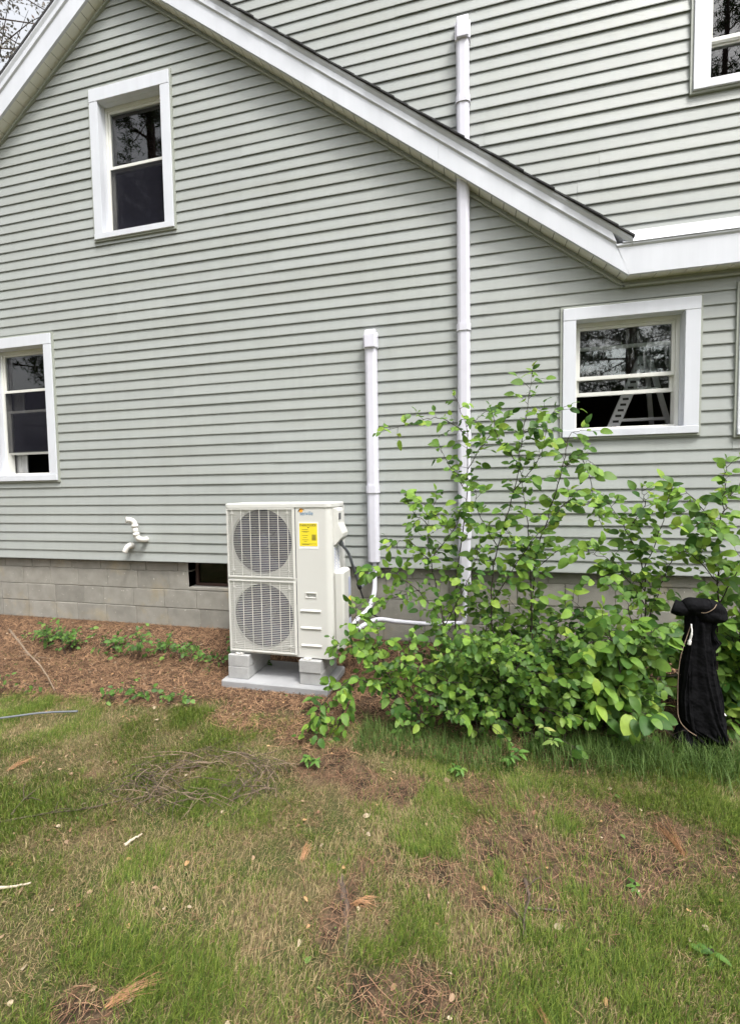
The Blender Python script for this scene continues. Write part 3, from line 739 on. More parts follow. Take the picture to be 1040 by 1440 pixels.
# grilles: wires
for gi, ((cx, cz, R), (za, zb2)) in enumerate(zip(FC, ((.912, 1.478), (.292, .888)))):
    gr = empty('fan_grille', (cx, YF-.01, cz), hp)
    m = MB(); xa, xb = X0+.018, XD-.018; st = .0148; z = za+.012
    while z < zb2-.006:
        m.add([(xa, YF-.002, z-.0013), (xb, YF-.002, z-.0013), (xb, YF-.002, z+.0013), (xa, YF-.002, z+.0013), (xa+.004, YF-.007, z-.0013), (xb-.004, YF-.007, z-.0013), (xb-.004, YF-.007, z+.0013), (xa+.004, YF-.007, z+.0013)],
              [(0, 1, 5, 4), (4, 5, 6, 7), (3, 7, 6, 2), (0, 4, 7, 3), (1, 2, 6, 5)]); z += st
    m.build('slats', MT['ac2'], gr)['kind'] = 'stuff'
    for i in range(7):
        x = xa+(xb-xa)*(i+.5)/7
        MB().box(x-.0017, x+.0017, YF-.0115, YF-.0065, za+.004, zb2-.004).build('bar', MT['ac2'], gr)
    frame_mb(xa-.006, xb+.006, za, zb2, .008, .008, .008, .008, YF-.013, YF+.001).build('rim', MT['ac2'], gr)
    for s_ in (-1, 1):
        for h_ in (-1, 1): MB().box(cx+s_*.245-.011, cx+s_*.245+.011, YF-.015, YF-.011, cz+h_*.235-.006, cz+h_*.235+.006).build('clip', MT['ac2'], gr)
    MB().tube([(cx, YF-.018, cz), (cx, YF-.011, cz)], [.058, .062], 20).build('badge', MT['ac2'], gr) if False else None
    fan = empty('fan', (cx, YF+.08, cz), hp)
    MB().tube([(cx, YF+.02, cz), (cx, YF+.03, cz), (cx, YF+.12, cz)], [.045, .06, .062], 24).build('hub', MT['fan'], fan, smooth=False)
    for b in range(3):
        vs = []; a0 = b*2*math.pi/3+(.5 if gi else .1); nr, na = 7, 7
        for i in range(nr+1):
            r = .058+(R*.955-.058)*i/nr; w = .62+.42*i/nr
            for k in range(na+1):
                t = k/na; a = a0+w*(t-.3)+.35*(i/nr); vs.append((cx+r*math.cos(a), YF+.035+.075*t-.01*i/nr, cz+r*math.sin(a)))
        fs = [(i*(na+1)+k, i*(na+1)+k+1, (i+1)*(na+1)+k+1, (i+1)*(na+1)+k) for i in range(nr) for k in range(na)]
        MB().add(vs, fs).build('blade', MT['fan'], fan, smooth=True, fixn=False)
# feet
for x in (X0+.095, X0+.70):
    f = MB(); f.box(x-.03, x+.03, YF-.03, YB, zb0+.1995, zb0+.2075); f.box(x-.022, x+.022, YF+.0, YB-.02, zb0+.207, Z0+.001)
    f.box(x-.03, x-.012, YF-.03, YF-.008, zb0+.207, zb0+.214); f.box(x+.012, x+.03, YF-.03, YF-.008, zb0+.207, zb0+.214)
    f.build('foot', MT['ac2'], hp)
# side: conduit box, stickers, valve cover
MB().prism([(X1-.002, 1.478), (X1+.030, 1.474), (X1+.040, 1.452), (X1+.042, 1.36), (X1+.078, 1.275), (X1+.074, 1.245), (X1+.012, 1.178), (X1-.002, 1.178)], 'y', -.715, -.565).build('conduit_box', MT['ac2'], hp, bevel=.006)
MB().box(X1+.0425, X1+.0445, -.70, -.65, 1.385, 1.435).build('box_grip', MT['acdark'], hp)
st_ = MB().box(X1+.0005, X1+.002, -.72, -.56, .96, 1.165).build('service_sticker', MT['paper'], hp)
m = MB()
for i in range(15):
    z = 1.152-.0125*i
    for c_ in (0, 1):
        y0 = -.712+c_*.076; L_ = random.uniform(.03, .066); m.box(X1+.0022, X1+.0026, y0, y0+L_, z-.0028, z+.0028)
m.build('print_lines', MT['lav'], st_)
vc = MB().rbox(X1-.001, X1+.082, -.735, -.52, .33, .975, .018).build('valve_cover', MT['ac2'], hp)
MB().box(X1+.0825, X1+.0835, -.60, -.535, .74, .90).build('sticker', MT['lav'], vc); MB().box(X1+.0825, X1+.0835, -.60, -.535, .665, .738).build('sticker', MT['yellow'], vc)
MB().box(X1+.0825, X1+.0835, -.60, -.535, .56, .662).build('sticker', MT['ink'], vc); MB().box(X1+.0825, X1+.0835, -.60, -.535, .45, .555).build('sticker', MT['lav'], vc)
# logo and energy label
text_mesh('logo_text', 'senville', .044, MT['blueink'], hp, (-1.375, YF-.0012, 1.425), sx=.86)
pts = [(-1.373+.028*math.cos(a)*1.05+.014, YF-.0015, 1.448+.026*math.sin(a)) for a in np.linspace(math.radians(178), math.radians(35), 10)]
MB().tube(pts, [.0012, .002, .003, .0034, .0034, .003, .0025, .002, .0015, .0008], 6).build('logo_arc', MT['ink'], hp)
MB().tube([(-1.366, YF-.0006, 1.462), (-1.366, YF-.0012, 1.462)], .017, 18).build('logo_sun', MT['orange'], hp)
lb = MB().box(-1.392, -1.223, YF-.0012, YF-.0002, 1.155, 1.372).build('energy_label', MT['paper'], hp)
MB().box(-1.382, -1.232, YF-.0020, YF-.0013, 1.178, 1.360).build('yellow_field', MT['yellow'], lb)
text_mesh('label_text', 'ENERGYGUIDE', .026, MT['ink'], lb, (-1.379, YF-.0026, 1.336), sx=.80)
m = MB(); m.add([(-1.315, YF-.0024, 1.330), (-1.299, YF-.0024, 1.330), (-1.307, YF-.0024, 1.318)], [(0, 1, 2)])
for z, a, b in ((1.310, -1.36, -1.31), (1.296, -1.365, -1.30), (1.290, -1.35, -1.312), (1.262, -1.36, -1.31), (1.246, -1.352, -1.318), (1.228, -1.36, -1.305), (1.215, -1.345, -1.32), (1.196, -1.365, -1.24), (1.190, -1.36, -1.3)):
    m.box(a, b, YF-.0025, YF-.0021, z-.0013, z+.0013)
for i in range(8): m.box(-1.278, -1.243, YF-.0025, YF-.0021, 1.268-.006*i-.0016, 1.268-.006*i+.0016)
m.build('label_print', MT['ink'], lb)
# service lines
cdt = pipe_thing('conduit', 'grey flexible electrical conduit looping from the heat pump to the wall', 'conduit',
                 [(-1.085, -.64, 1.195), (-1.07, -.62, 1.16), (-1.050, -.54, 1.09), (-1.035, -.45, .955), (-1.025, -.36, .83), (-1.022, -.30, .755), (-1.005, -.22, .765), (-.975, -.11, .842), (-.955, -.05, .93)], .0125, MT['grey_conduit'], part='sleeve')
MB().tube([(-1.088, -.645, 1.205), (-1.078, -.63, 1.175)], .019, 12).build('gland', MT['grey_conduit'], cdt)
MB().tube([(-1.027, -.325, .79), (-1.022, -.29, .742)], .019, 12).build('coupling', MT['black_rubber'], cdt)
pipe_thing('cable', 'thin black cable hanging below the conduit beside the foundation', 'cable', [(-1.023, -.298, .745), (-.995, -.25, .618), (-.956, -.2, .522), (-.902, -.15, .45), (-.71, -.12, .40), (-.5, -.07, .36)], .007, MT['black_rubber'], part='sleeve')
l1 = pipe_thing('refrigerant_line', 'white insulated line bending up from the valve cover to the short cover', 'pipe', [(-1.06, -.52, .43), (-1.004, -.42, .51), (-.955, -.32, .548), (-.935, -.22, .605), (-.935, -.1, .684), (-.943, -.055, .80), (-.943, -.055, .96)], .022, MT['cover'], part='insulation', group='white insulated lines')
pts = catmull([(-1.05, -.50, .40), (-.96, -.34, .445), (-.86, -.2, .447), (-.704, -.15, .41)], 6)
l2 = pipe_thing('refrigerant_line', 'white insulated line running low along the foundation behind the shrub', 'pipe', [(-1.05, -.50, .395), (-.96, -.36, .44), (-.87, -.22, .447), (-.704, -.15, .415), (-.449, -.12, .40), (-.26, -.085, .405), (-.15, -.075, .41), (-.122, -.07, .44), (-.117, -.065, .52), (-.117, -.058, .66), (-.117, -.055, .80)], .021, MT['cover'], part='insulation', group='white insulated lines')

# ------------------------------------------------------------------ leaves
def leaf_template(wid=.62, tip=.18, droop=.22, fold=.10, rows=6, shp=.6):
    V = []; F = []
    for i in range(rows+1):
        t = i/rows
        w = wid*.5*(math.sin(math.pi*min(1, t**.84))**shp)*(1-.15*t) if 0 < i < rows else .0
        z = -droop*t*t+.03*math.sin(t*5)
        V += [(t, -w, z+fold*w*2), (t, 0, z), (t, w, z+fold*w*2*random.uniform(.7, 1.3))]
    for i in range(rows):
        a = 3*i; b = a+3
        F += [(a, a+1, b+1), (a, b+1, b), (a+1, a+2, b+2), (a+1, b+2, b+1)]
    F = [f for f in F if len({tuple(V[k]) for k in f}) == 3]
    return np.array(V), np.array(F)
LEAFT = [leaf_template(random.uniform(.52, .76), droop=random.uniform(.02, .30), fold=random.uniform(.02, .20), rows=7, shp=random.uniform(.55, .85)) for _ in range(8)]
LEAFN = [leaf_template(random.uniform(.34, .46), droop=random.uniform(.1, .4), fold=random.uniform(.1, .25)) for _ in range(5)]
def leaf_meshes(temps, mat, tagname):
    out = []
    for V_, F_ in temps:
        me = bpy.data.meshes.new(tagname); me.from_pydata(V_.tolist(), [], F_.tolist())
        for p in me.polygons: p.use_smooth = True
        me.materials.append(mat); out.append(me)
    return out
LM = leaf_meshes(LEAFT, MT['leaf_o'], 'leaf'); LMN = leaf_meshes(LEAFN, MT['weed_o'], 'leaf'); LMV = leaf_meshes(LEAFN, MT['varieg_o'], 'leaf'); LMW = leaf_meshes(LEAFT, MT['weed_o'], 'leaf')

def leaf_frame(d, nrm):
    x = d.normalized(); z = (nrm-x*nrm.dot(x)); z = z.normalized() if z.length > 1e-4 else x.orthogonal().normalized(); y = z.cross(x)
    return np.array([[x.x, y.x, z.x], [x.y, y.y, z.y], [x.z, y.z, z.z]])
class Plant:
    def __init__(s, name, label, cat, loc, group=None):
        s.root = thing(name, label, cat, loc, group); s.stem = MB(); s.leaves = []
    def leaf(s, p, d, size, nrm=None, kind=0):
        if nrm is None:
            nrm = Vector((random.gauss(0, .36), -.75+random.gauss(0, .35), .62+random.gauss(0, .28)))
        s.leaves.append((Vector(p), d, size, nrm, kind))
    def twig(s, p, d, L, size, nleaf, r=.0018):
        d = d.normalized(); pts = [Vector(p)]; q = Vector(p); dd = d.copy(); n = 4
        for i in range(n):
            dd = (dd+Vector((random.gauss(0, .16), random.gauss(0, .16), random.gauss(0, .12)-.03))).normalized(); q = q+dd*L/n; pts.append(q.copy())
        s.stem.tube(pts, [r*(1-.6*i/n) for i in range(n+1)], 4, caps=False)
        for k in range(nleaf):
            t = (k+1)/nleaf; i = min(n-1, int(t*n-1e-6)); a = pts[i].lerp(pts[i+1], t*n-i)
            sgn = 1 if k % 2 else -1
            side = dd.cross(Vector((0, -.5, 1))).normalized()*sgn
            ld_ = (dd*random.uniform(.3, .8)+side*(random.uniform(.4, 1.) if k < nleaf-1 else random.uniform(-.3, .3))+Vector((0, random.uniform(-.4, .1), random.uniform(-.45, .15))))
            s.leaf(a, ld_, size*random.choice([.5, .7, .85, 1., 1.1, 1.3])*random.uniform(.85, 1.1))
    def branch(s, pts, r0, r1, size, every, leafy_from=.15, tw=(.05, .13), nl=(2, 4), n=6):
        P = catmull(pts, n); m_ = len(P)
        P = [p+Vector((random.gauss(0, .004), random.gauss(0, .008), random.gauss(0, .004))) if 0 < i < m_-1 else p for i, p in enumerate(P)]
        s.stem.tube(P, [r0+(r1-r0)*i/(m_-1) for i in range(m_)], 6, caps=False)
        Ls = [0]
        for i in range(1, m_): Ls.append(Ls[-1]+(P[i]-P[i-1]).length)
        tot = Ls[-1]; t = tot*leafy_from; k = 0
        while t < tot:
            i = max(j for j in range(m_) if Ls[j] <= t); i = min(i, m_-2); f = (t-Ls[i])/max(1e-6, Ls[i+1]-Ls[i]); a = P[i].lerp(P[i+1], f)
            tg = (P[i+1]-P[i]).normalized(); ang = k*2.4+random.uniform(-.5, .5)
            o1 = tg.orthogonal().normalized(); o2 = tg.cross(o1); d = o1*math.cos(ang)+o2*math.sin(ang)
            d = d+tg*random.uniform(.2, .9)+Vector((0, -.12, .12))
            s.twig(a, d, random.uniform(*tw), size, random.randint(*nl)); k += 1; t += every*random.uniform(.6, 1.4)
        s.twig(P[-1], P[-1]-P[-2], .05, size*.8, 3)
    def finish(s, meshes, smat, temps, nobj=200, stem_mat=None, name='leaf'):
        s.stem.build('stem', stem_mat or MT['darkbark'], s.root, smooth=True, fixn=False)
        # every leaf near the top of the list by apparent size is an object of its own
        s.leaves = [q for q in s.leaves if not (1.10 < q[0].x < 1.47 and q[0].y < -.93 and q[0].z < .97)]
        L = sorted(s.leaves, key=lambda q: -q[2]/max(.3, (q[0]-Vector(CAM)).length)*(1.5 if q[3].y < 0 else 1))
        off = wloc(s.root)
        for (p, d, size, nrm, kind) in L[:nobj]:
            me = meshes[random.randrange(len(meshes))]; o = bpy.data.objects.new(name, me); COL.objects.link(o); o.parent = s.root
            R3 = leaf_frame(d, nrm)*size
            o.matrix_local = Matrix(((R3[0, 0], R3[0, 1], R3[0, 2], p.x-off.x), (R3[1, 0], R3[1, 1], R3[1, 2], p.y-off.y), (R3[2, 0], R3[2, 1], R3[2, 2], p.z-off.z), (0, 0, 0, 1)))
        rest = L[nobj:]
        if rest:
            Vs = []; Ts = []; rn = []; o = 0
            for (p, d, size, nrm, kind) in rest:
                V_, F_ = temps[random.randrange(len(temps))]
                Vs.append(V_@(leaf_frame(d, nrm)*size).T+np.array(p)); Ts.append(F_+o); o += len(V_); rn.append(np.full(len(V_), random.random()))
            fo = fast_mesh('foliage', np.concatenate(Vs), np.concatenate(Ts), smat, s.root, {'rnd': np.concatenate(rn)}, smooth=True); fo['kind'] = 'stuff'
        return s.root

SHRUBS = {
'pipe_stem' :( -0.75 , [[(-0.126, 0.1), (-0.165, 0.754), (-0.1, 1.34), (-0.073, 1.808), (-0.082, 2.066), (-0.158, 2.275)], [(-0.083, 2.014), (-0.251, 2.125), (-0.418, 2.108), (-0.678, 2.04)], [(-0.073, 1.757), (0.092, 2.007), (0.2, 2.103)], [(-0.111, 1.235), (-0.318, 1.445), (-0.413, 1.552)], [(-0.084, 1.601), (-0.201, 1.786), (-0.273, 1.908)], [(-0.082, 2.066), (-0.017, 2.114), (0.092, 2.184)]] ),
'tall' :( -0.85 , [[(0.162, 0.05), (0.088, 0.791), (0.137, 1.199), (0.242, 1.598), (0.301, 1.987), (0.36, 2.391)], [(0.301, 1.987), (0.425, 2.077), (0.55, 2.142)], [(0.242, 1.598), (0.394, 1.79), (0.461, 2.028)], [(0.137, 1.199), (0.002, 1.45), (-0.018, 1.601)], [(0.269, 1.793), (0.137, 1.945), (0.09, 2.118)], [(0.368, 0.05), (0.366, 0.804), (0.35, 1.252), (0.317, 1.548), (0.279, 1.842)], [(0.088, 0.791), (0.327, 1.202), (0.465, 1.376), (0.599, 1.545)]] ),
'arch' :( -0.7 , [[(0.345, 0.05), (0.401, 1.028), (0.486, 1.39), (0.579, 1.742), (0.624, 1.965), (0.693, 2.012)], [(0.625, 1.841), (0.727, 1.788), (0.788, 1.589), (0.859, 1.341)], [(0.486, 1.39), (0.627, 1.516), (0.775, 1.48)], [(0.579, 1.742), (0.68, 1.839), (0.773, 1.762)], [(0.401, 1.028), (0.243, 1.233), (0.169, 1.363)], [(0.401, 1.028), (0.583, 1.186), (0.686, 1.213)]] ),
'mid' :( -0.85 , [[(-0.164, 0.03), (-0.238, 0.619), (-0.337, 1.087), (-0.351, 1.347), (-0.298, 1.554)], [(-0.337, 1.087), (-0.493, 1.241), (-0.599, 1.214)], [(-0.351, 1.347), (-0.454, 1.451), (-0.49, 1.529)], [(-0.238, 0.619), (-0.417, 0.874), (-0.618, 1.027), (-0.792, 1.022)], [(-0.337, 1.087), (-0.157, 1.348), (-0.117, 1.476)], [(-0.417, 0.874), (-0.686, 0.81), (-0.824, 0.749)], [(-0.238, 0.619), (-0.059, 0.991), (0.001, 1.197)]] ),
'right' :( -0.85 , [[(1.074, 0.03), (1.077, 0.695), (1.059, 1.073), (0.95, 1.33), (0.819, 1.543)], [(1.059, 1.073), (1.137, 1.355), (1.174, 1.585)], [(1.077, 0.695), (1.204, 1.077), (1.342, 1.265)], [(1.063, 0.837), (0.867, 1.116), (0.656, 1.208)], [(0.95, 1.33), (1.032, 1.494), (0.988, 1.588)], [(1.049, 0.308), (0.785, 0.678), (0.605, 0.865)], [(0.967, 0.05), (0.981, 0.593), (0.891, 0.925)], [(1.061, 0.932), (0.953, 1.07), (0.737, 1.016)]] ),
'tallright' :( -0.9 , [[(1.481, 0.03), (1.466, 0.869), (1.465, 1.272), (1.47, 1.538), (1.492, 1.734)], [(1.465, 1.272), (1.356, 1.494), (1.255, 1.607)], [(1.472, 1.449), (1.545, 1.581), (1.636, 1.666)], [(1.463, 1.004), (1.303, 1.18), (1.203, 1.223)], [(1.466, 0.869), (1.573, 1.185), (1.682, 1.318)], [(1.465, 1.272), (1.397, 1.383), (1.339, 1.36)]] ),
'rightedge' :( -0.8 , [[(1.668, 0.03), (1.636, 0.619), (1.704, 0.991)], [(1.639, 0.479), (1.555, 0.707), (1.589, 0.941)], [(1.666, 0.2), (1.563, 0.332), (1.619, 0.478)], [(1.725, 0.05), (1.79, 0.629), (1.816, 1.085)]] ),
'frontright' :( -1.15 , [[(0.88, 0.0), (0.855, 0.421), (0.793, 0.682), (0.732, 0.855)], [(0.855, 0.421), (0.951, 0.561), (1.046, 0.612)], [(0.855, 0.421), (0.837, 0.308), (0.955, 0.298)], [(0.793, 0.682), (0.673, 0.674), (0.601, 0.557)], [(0.795, 0.549), (0.716, 0.409), (0.678, 0.225)], [(0.854, 0.554), (0.967, 0.737), (1.062, 0.786)], [(0.816, 0.462), (0.935, 0.318), (1.107, 0.313)]] ),
}
INFO = {  # label, leaf size, twig spacing, leafy_from, number of leaf objects
'pipe_stem': ('thin leafy shrub stem climbing in front of the tall white line cover', .066, .048, .28, 200),
'tall': ('tallest green shrub reaching up between the line cover and the right window', .070, .042, .22, 260),
'arch': ('arching leafy shrub with tips over the lower left corner of the right window', .078, .050, .22, 230),
'mid': ('leafy shrub beside the short white line cover, right of the heat pump', .066, .034, .25, 280),
'right': ('broad leafy shrub below the right window, left of the black jacket', .070, .034, .22, 290),
'tallright': ('upright leafy shrub with a dark stem rising behind the black jacket', .078, .036, .30, 240),
'rightedge': ('leafy shrub at the right edge beyond the black jacket', .09, .035, .12, 140),
'frontright': ('low shrub with the largest leaves standing in front near the jacket', .096, .036, .05, 240),
}
for key, (yp, stems) in SHRUBS.items():
    label, size, every, lf, nobj = INFO[key]
    bx_, bz_ = stems[0][0]; base = (bx_, yp, float(gz(bx_, yp)))
    P = Plant('leafy_shrub', label, 'shrub', base, 'shrubs along the foundation')
    for i, st in enumerate(stems):
        ground_start = st[0][1] < .12
        drift = random.uniform(-.2, .12); pts = []
        for j, (x, z) in enumerate(st):
            yy = yp+drift*(j/(len(st)-1)) if i else yp+random.uniform(-.03, .03)
            if ground_start and j == 0: z = float(gz(x, yy))-.02
            pts.append((x, yy, z))
        P.branch(pts, .0062 if ground_start else .0034, .0014, size, every, lf if ground_start else .12)
    P.finish(LM, MT['leaf_s'], LEAFT, nobj)
# drooping shrub beside the heat pump
DROOP = [[(-0.292, -1.15, 0.0), (-0.524, -1.2, 0.198), (-0.791, -1.3, 0.364), (-0.976, -1.42, 0.234), (-1.039, -1.5, 0.06)], [(-0.524, -1.2, 0.198), (-0.704, -1.25, 0.496), (-0.836, -1.3, 0.602), (-0.926, -1.33, 0.582)], [(-0.791, -1.3, 0.364), (-0.864, -1.4, 0.141), (-0.923, -1.45, 0.03)], [(-0.524, -1.2, 0.198), (-0.618, -1.2, 0.46), (-0.664, -1.2, 0.677)], [(-0.34, -1.15, 0.0), (-0.473, -1.2, 0.398), (-0.447, -1.2, 0.617)], [(-0.618, -1.2, 0.46), (-0.788, -1.2, 0.669), (-0.825, -1.15, 0.801)]]
P = Plant('leafy_shrub', 'shrub with drooping twigs hanging in front of the concrete slab corner', 'shrub', (-.292, -1.15, float(gz(-.292, -1.15))), 'shrubs along the foundation')
for i, st in enumerate(DROOP): P.branch(st, .005, .0016, .064, .028, .1)
P.finish(LM, MT['leaf_s'], LEAFT, 220)
# dense low shrub
def low_shrub(label, x0, x1, yb, yf, zmax, n, size, nobj, base):
    P = Plant('leafy_shrub', label, 'shrub', (base[0], base[1], float(gz(*base))), 'shrubs along the foundation')
    for i in range(n):
        bx = base[0]+random.uniform(-.22, .22)*(x1-x0); by = base[1]+random.uniform(-.08, .08)
        tx = random.uniform(x0, x1); ty = random.uniform(yf, yb); tz = max(.06, zmax*random.random()**.7*(1-.25*abs((tx-(x0+x1)/2)/((x1-x0)/2))**2))
        if random.random() < .4: ty = yf+random.uniform(0, .12)
        mid = ((bx+tx)/2+random.uniform(-.05, .05), (by+ty)/2+random.uniform(-.04, .04), tz*.62+.06)
        P.branch([(bx, by, float(gz(bx, by))-.01), mid, (tx, ty, tz)], .004, .0015, size, .06, .3, tw=(.04, .1), n=4)
    return P.finish(LM, MT['leaf_s'], LEAFT, nobj)
low_shrub('dense low shrub spreading over the ground in front of the tall stems', -.55, .62, -.60, -1.36, .70, 88, .056, 298, (.05, -.95))
low_shrub('dense low shrub filling the gap left of the large leaved shrub', .32, 1.16, -.5, -1.22, .78, 62, .062, 298, (.70, -.88))
low_shrub('dense shrub behind the tall stems close to the foundation', -.35, 1.0, -.3, -.7, .82, 46, .066, 180, (.35, -.45))
low_shrub('leafy undergrowth behind and right of the black jacket', 1.2, 1.95, -.4, -.95, .95, 50, .08, 200, (1.62, -.6))
# variegated seedlings and small plants
def rosette(name, label, x, y, h, n, size, meshes, smat, temps, cat='plant', group=None, lean=(0, 0)):
    z = float(gz(x, y)); P = Plant(name, label, cat, (x, y, z), group)
    k = max(1, n//6)
    for i in range(k):
        a = random.uniform(0, 6.28); rr = h*.5*random.random(); tip = Vector((x+rr*math.cos(a)+lean[0], y+rr*math.sin(a)+lean[1], z+h*random.uniform(.6, 1.05)))
        pts = [Vector((x+random.uniform(-.02, .02), y+random.uniform(-.02, .02), z-.01)), Vector((x, y, z)).lerp(tip, .55)+Vector((0, 0, .02)), tip]
        P.stem.tube(catmull(pts, 4), .0022, 5, caps=False)
        for q in range(6):
            b = q*1.05+random.uniform(-.3, .3); P.leaf(tip-Vector((0, 0, .03*random.random())), Vector((math.cos(b), math.sin(b), random.uniform(-.2, .35))), size*random.uniform(.7, 1.15), Vector((0, -.3, 1)))
    return P.finish(meshes, smat, temps, 40 if n < 60 else 60, stem_mat=MT['weed_s'] if False else MT['darkbark'])
VAR = [('leafy_plant', 'variegated plant with cream edged leaves in the middle of the low shrub', .02, -1.20, .52, 18, .06), ('leafy_plant', 'variegated sprig with pale leaves at the lower right of the dense shrub', .38, -1.36, .22, 12, .06),
       ('leafy_plant', 'pale green seedling with whorled leaves at the front foot of the shrub', .20, -1.46, .12, 12, .058), ('leafy_plant', 'tiny light green seedling standing on pine needles before the shrub', -.13, -1.60, .10, 12, .045),
       ('leafy_plant', 'small trailing sprig of leaves on the grass left of the shrub', -.95, -1.75, .07, 18, .05), ('leafy_plant', 'broad leaved weed in the lawn near the lower right corner', .76, -2.44, .03, 12, .055),
       ('leafy_plant', 'small weed on the lawn above the broad leaved one', .60, -2.20, .03, 6, .04), ('leafy_plant', 'drooping wilted green sprig standing before the concrete slab', -1.16, -1.12, .16, 6, .08)]
for i, (nm, lab, x, y, h, n, sz) in enumerate(VAR):
    rosette(nm, lab, x, y, h, n, sz, LMV if i in (0, 1) else LMN, MT['weed_s'], LEAFN, group='small plants around the shrubs')
# weeds along the foundation
WEED2 = [(-3.75, -1.38, .14, 'low green weeds at the left edge where straw meets lawn'), (-2.72, -1.27, .12, 'small green weed clump where the straw bed meets the left lawn'), (-2.42, -1.20, .10, 'sparse weed sprig at the lawn edge left of the heat pump')]
WEED = [(-4.35, -.42, .22, 'leftmost'), (-3.95, -.50, .24, 'second'), (-3.55, -.45, .15, 'third'), (-3.22, -.52, .20, 'fourth'), (-2.90, -.42, .20, 'fifth'), (-2.55, -.52, .17, 'sixth'), (-2.16, -.48, .20, 'last')]
for x, y, h, which in WEED+WEED2:
    z = float(gz(x, y))
    lab = which if ' ' in which else {'last': 'green weed clump against the left side of the heat pump'}.get(which, which+(' clump of green weeds from the left along the block foundation' if which != 'leftmost' else ' clump of green weeds along the block foundation'))
    P = Plant('weed_clump', lab, 'weeds', (x, y, z), 'weeds along the foundation')
    for i in range(5 if ' ' in which else random.randint(6, 15)):
        a = random.uniform(0, 6.28); r_ = random.uniform(.05, .30); tip = Vector((x+r_*math.cos(a)*1.3, y+r_*math.sin(a)*.55, z+h*random.choice([.25, .4, .7, 1.1])*random.uniform(.8, 1.2)))
        P.branch([(x+.4*r_*math.cos(a), y+.2*r_*math.sin(a), z-.01), tuple(Vector((x, y, z+.03)).lerp(tip, .6)+Vector((0, 0, .03))), tuple(tip)], .0018, .001, .044, .05, .3, tw=(.02, .09), nl=(1, 3), n=3)
    P.finish(LMW, MT['weed_s'], LEAFT, 60)

# ------------------------------------------------------------------ jacket hung on the shrub
jk = thing('jacket', 'black hooded jacket hanging on the shrub at the right, touching the grass', 'jacket', (1.30, -1.05, 0))
def cloth_piece(name, prof, dep, seed, yc, nA=120, sub=7, pleat=.62, ridge=.010):
    """hanging cloth: outline rows (z, x left, x right, y shift); sharp vertical pleats that wander as they fall, cross wrinkles, frayed hem line"""
    rnd = random.Random(seed); rowsP = []
    for i in range(len(prof)-1):
        for k in range(sub):
            t = k/sub; rowsP.append(tuple(prof[i][q]*(1-t)+prof[i+1][q]*t for q in range(4)))
    rowsP.append(prof[-1]); nR = len(rowsP); vs = []
    pl = [(rnd.uniform(0, 6.283), rnd.uniform(.10, .30), rnd.uniform(.4, 1.), rnd.uniform(-.9, .9)) for _ in range(13)]
    wr = [(rnd.uniform(0, 6.283), rnd.uniform(-1.6, 1.6), rnd.uniform(.02, .08), rnd.random()) for _ in range(16)]
    z_top, z_bot = rowsP[0][0], rowsP[-1][0]
    for ri, (z, xa, xb, ys) in enumerate(rowsP):
        cx, hx = (xa+xb)/2, (xb-xa)/2; v = ri/(nR-1)
        for k in range(nA):
            a = 2*math.pi*k/nA; g = 0.
            for (p, w_, A_, dr) in pl:
                d = (a-p-dr*(v-.4)+math.pi) % (2*math.pi)-math.pi; g += A_*max(0, 1-abs(d)/w_)**1.3
            for (p, sl_, w_, zc) in wr:
                d = (a-p+math.pi) % (2*math.pi)-math.pi
                if abs(d) < .9:
                    q = (v-zc)-sl_*.12*d; g += .5*math.exp(-(q/w_)**2)*(1-abs(d)/.9)
            ca, sa_ = math.cos(a), math.sin(a); e = .72
            rx = hx*math.copysign(abs(ca)**e, ca); ry = dep*math.copysign(abs(sa_)**e, sa_)
            f = 1+pleat*(g-.45)*(.55+.6*v)
            hem = .018*math.sin(3*a+seed)*max(0, v-.85)/.15
            vs.append((cx+rx*(1+.10*(g-.5)), yc+ys+ry*f, z+hem))
    fs = [(i*nA+k, i*nA+(k+1) % nA, (i+1)*nA+(k+1) % nA, (i+1)*nA+k) for i in range(nR-1) for k in range(nA)]
    fs += [tuple(range(nA-1, -1, -1)), tuple(range((nR-1)*nA, nR*nA))]
    return MB().add(vs, fs).build(name, MT['cloth'], jk, smooth=True)
cloth_piece('body', [(.875, 1.215, 1.385, -.02), (.83, 1.21, 1.392, -.02), (.795, 1.214, 1.378, -.01), (.745, 1.216, 1.366, -.01), (.70, 1.210, 1.384, -.01), (.676, 1.208, 1.408, -.005), (.63, 1.208, 1.374, 0), (.53, 1.200, 1.382, 0), (.41, 1.190, 1.398, -.01), (.28, 1.184, 1.416, -.02), (.17, 1.196, 1.425, -.02), (.09, 1.24, 1.425, .01), (.045, 1.29, 1.432, .01)], .055, 3, -1.05)
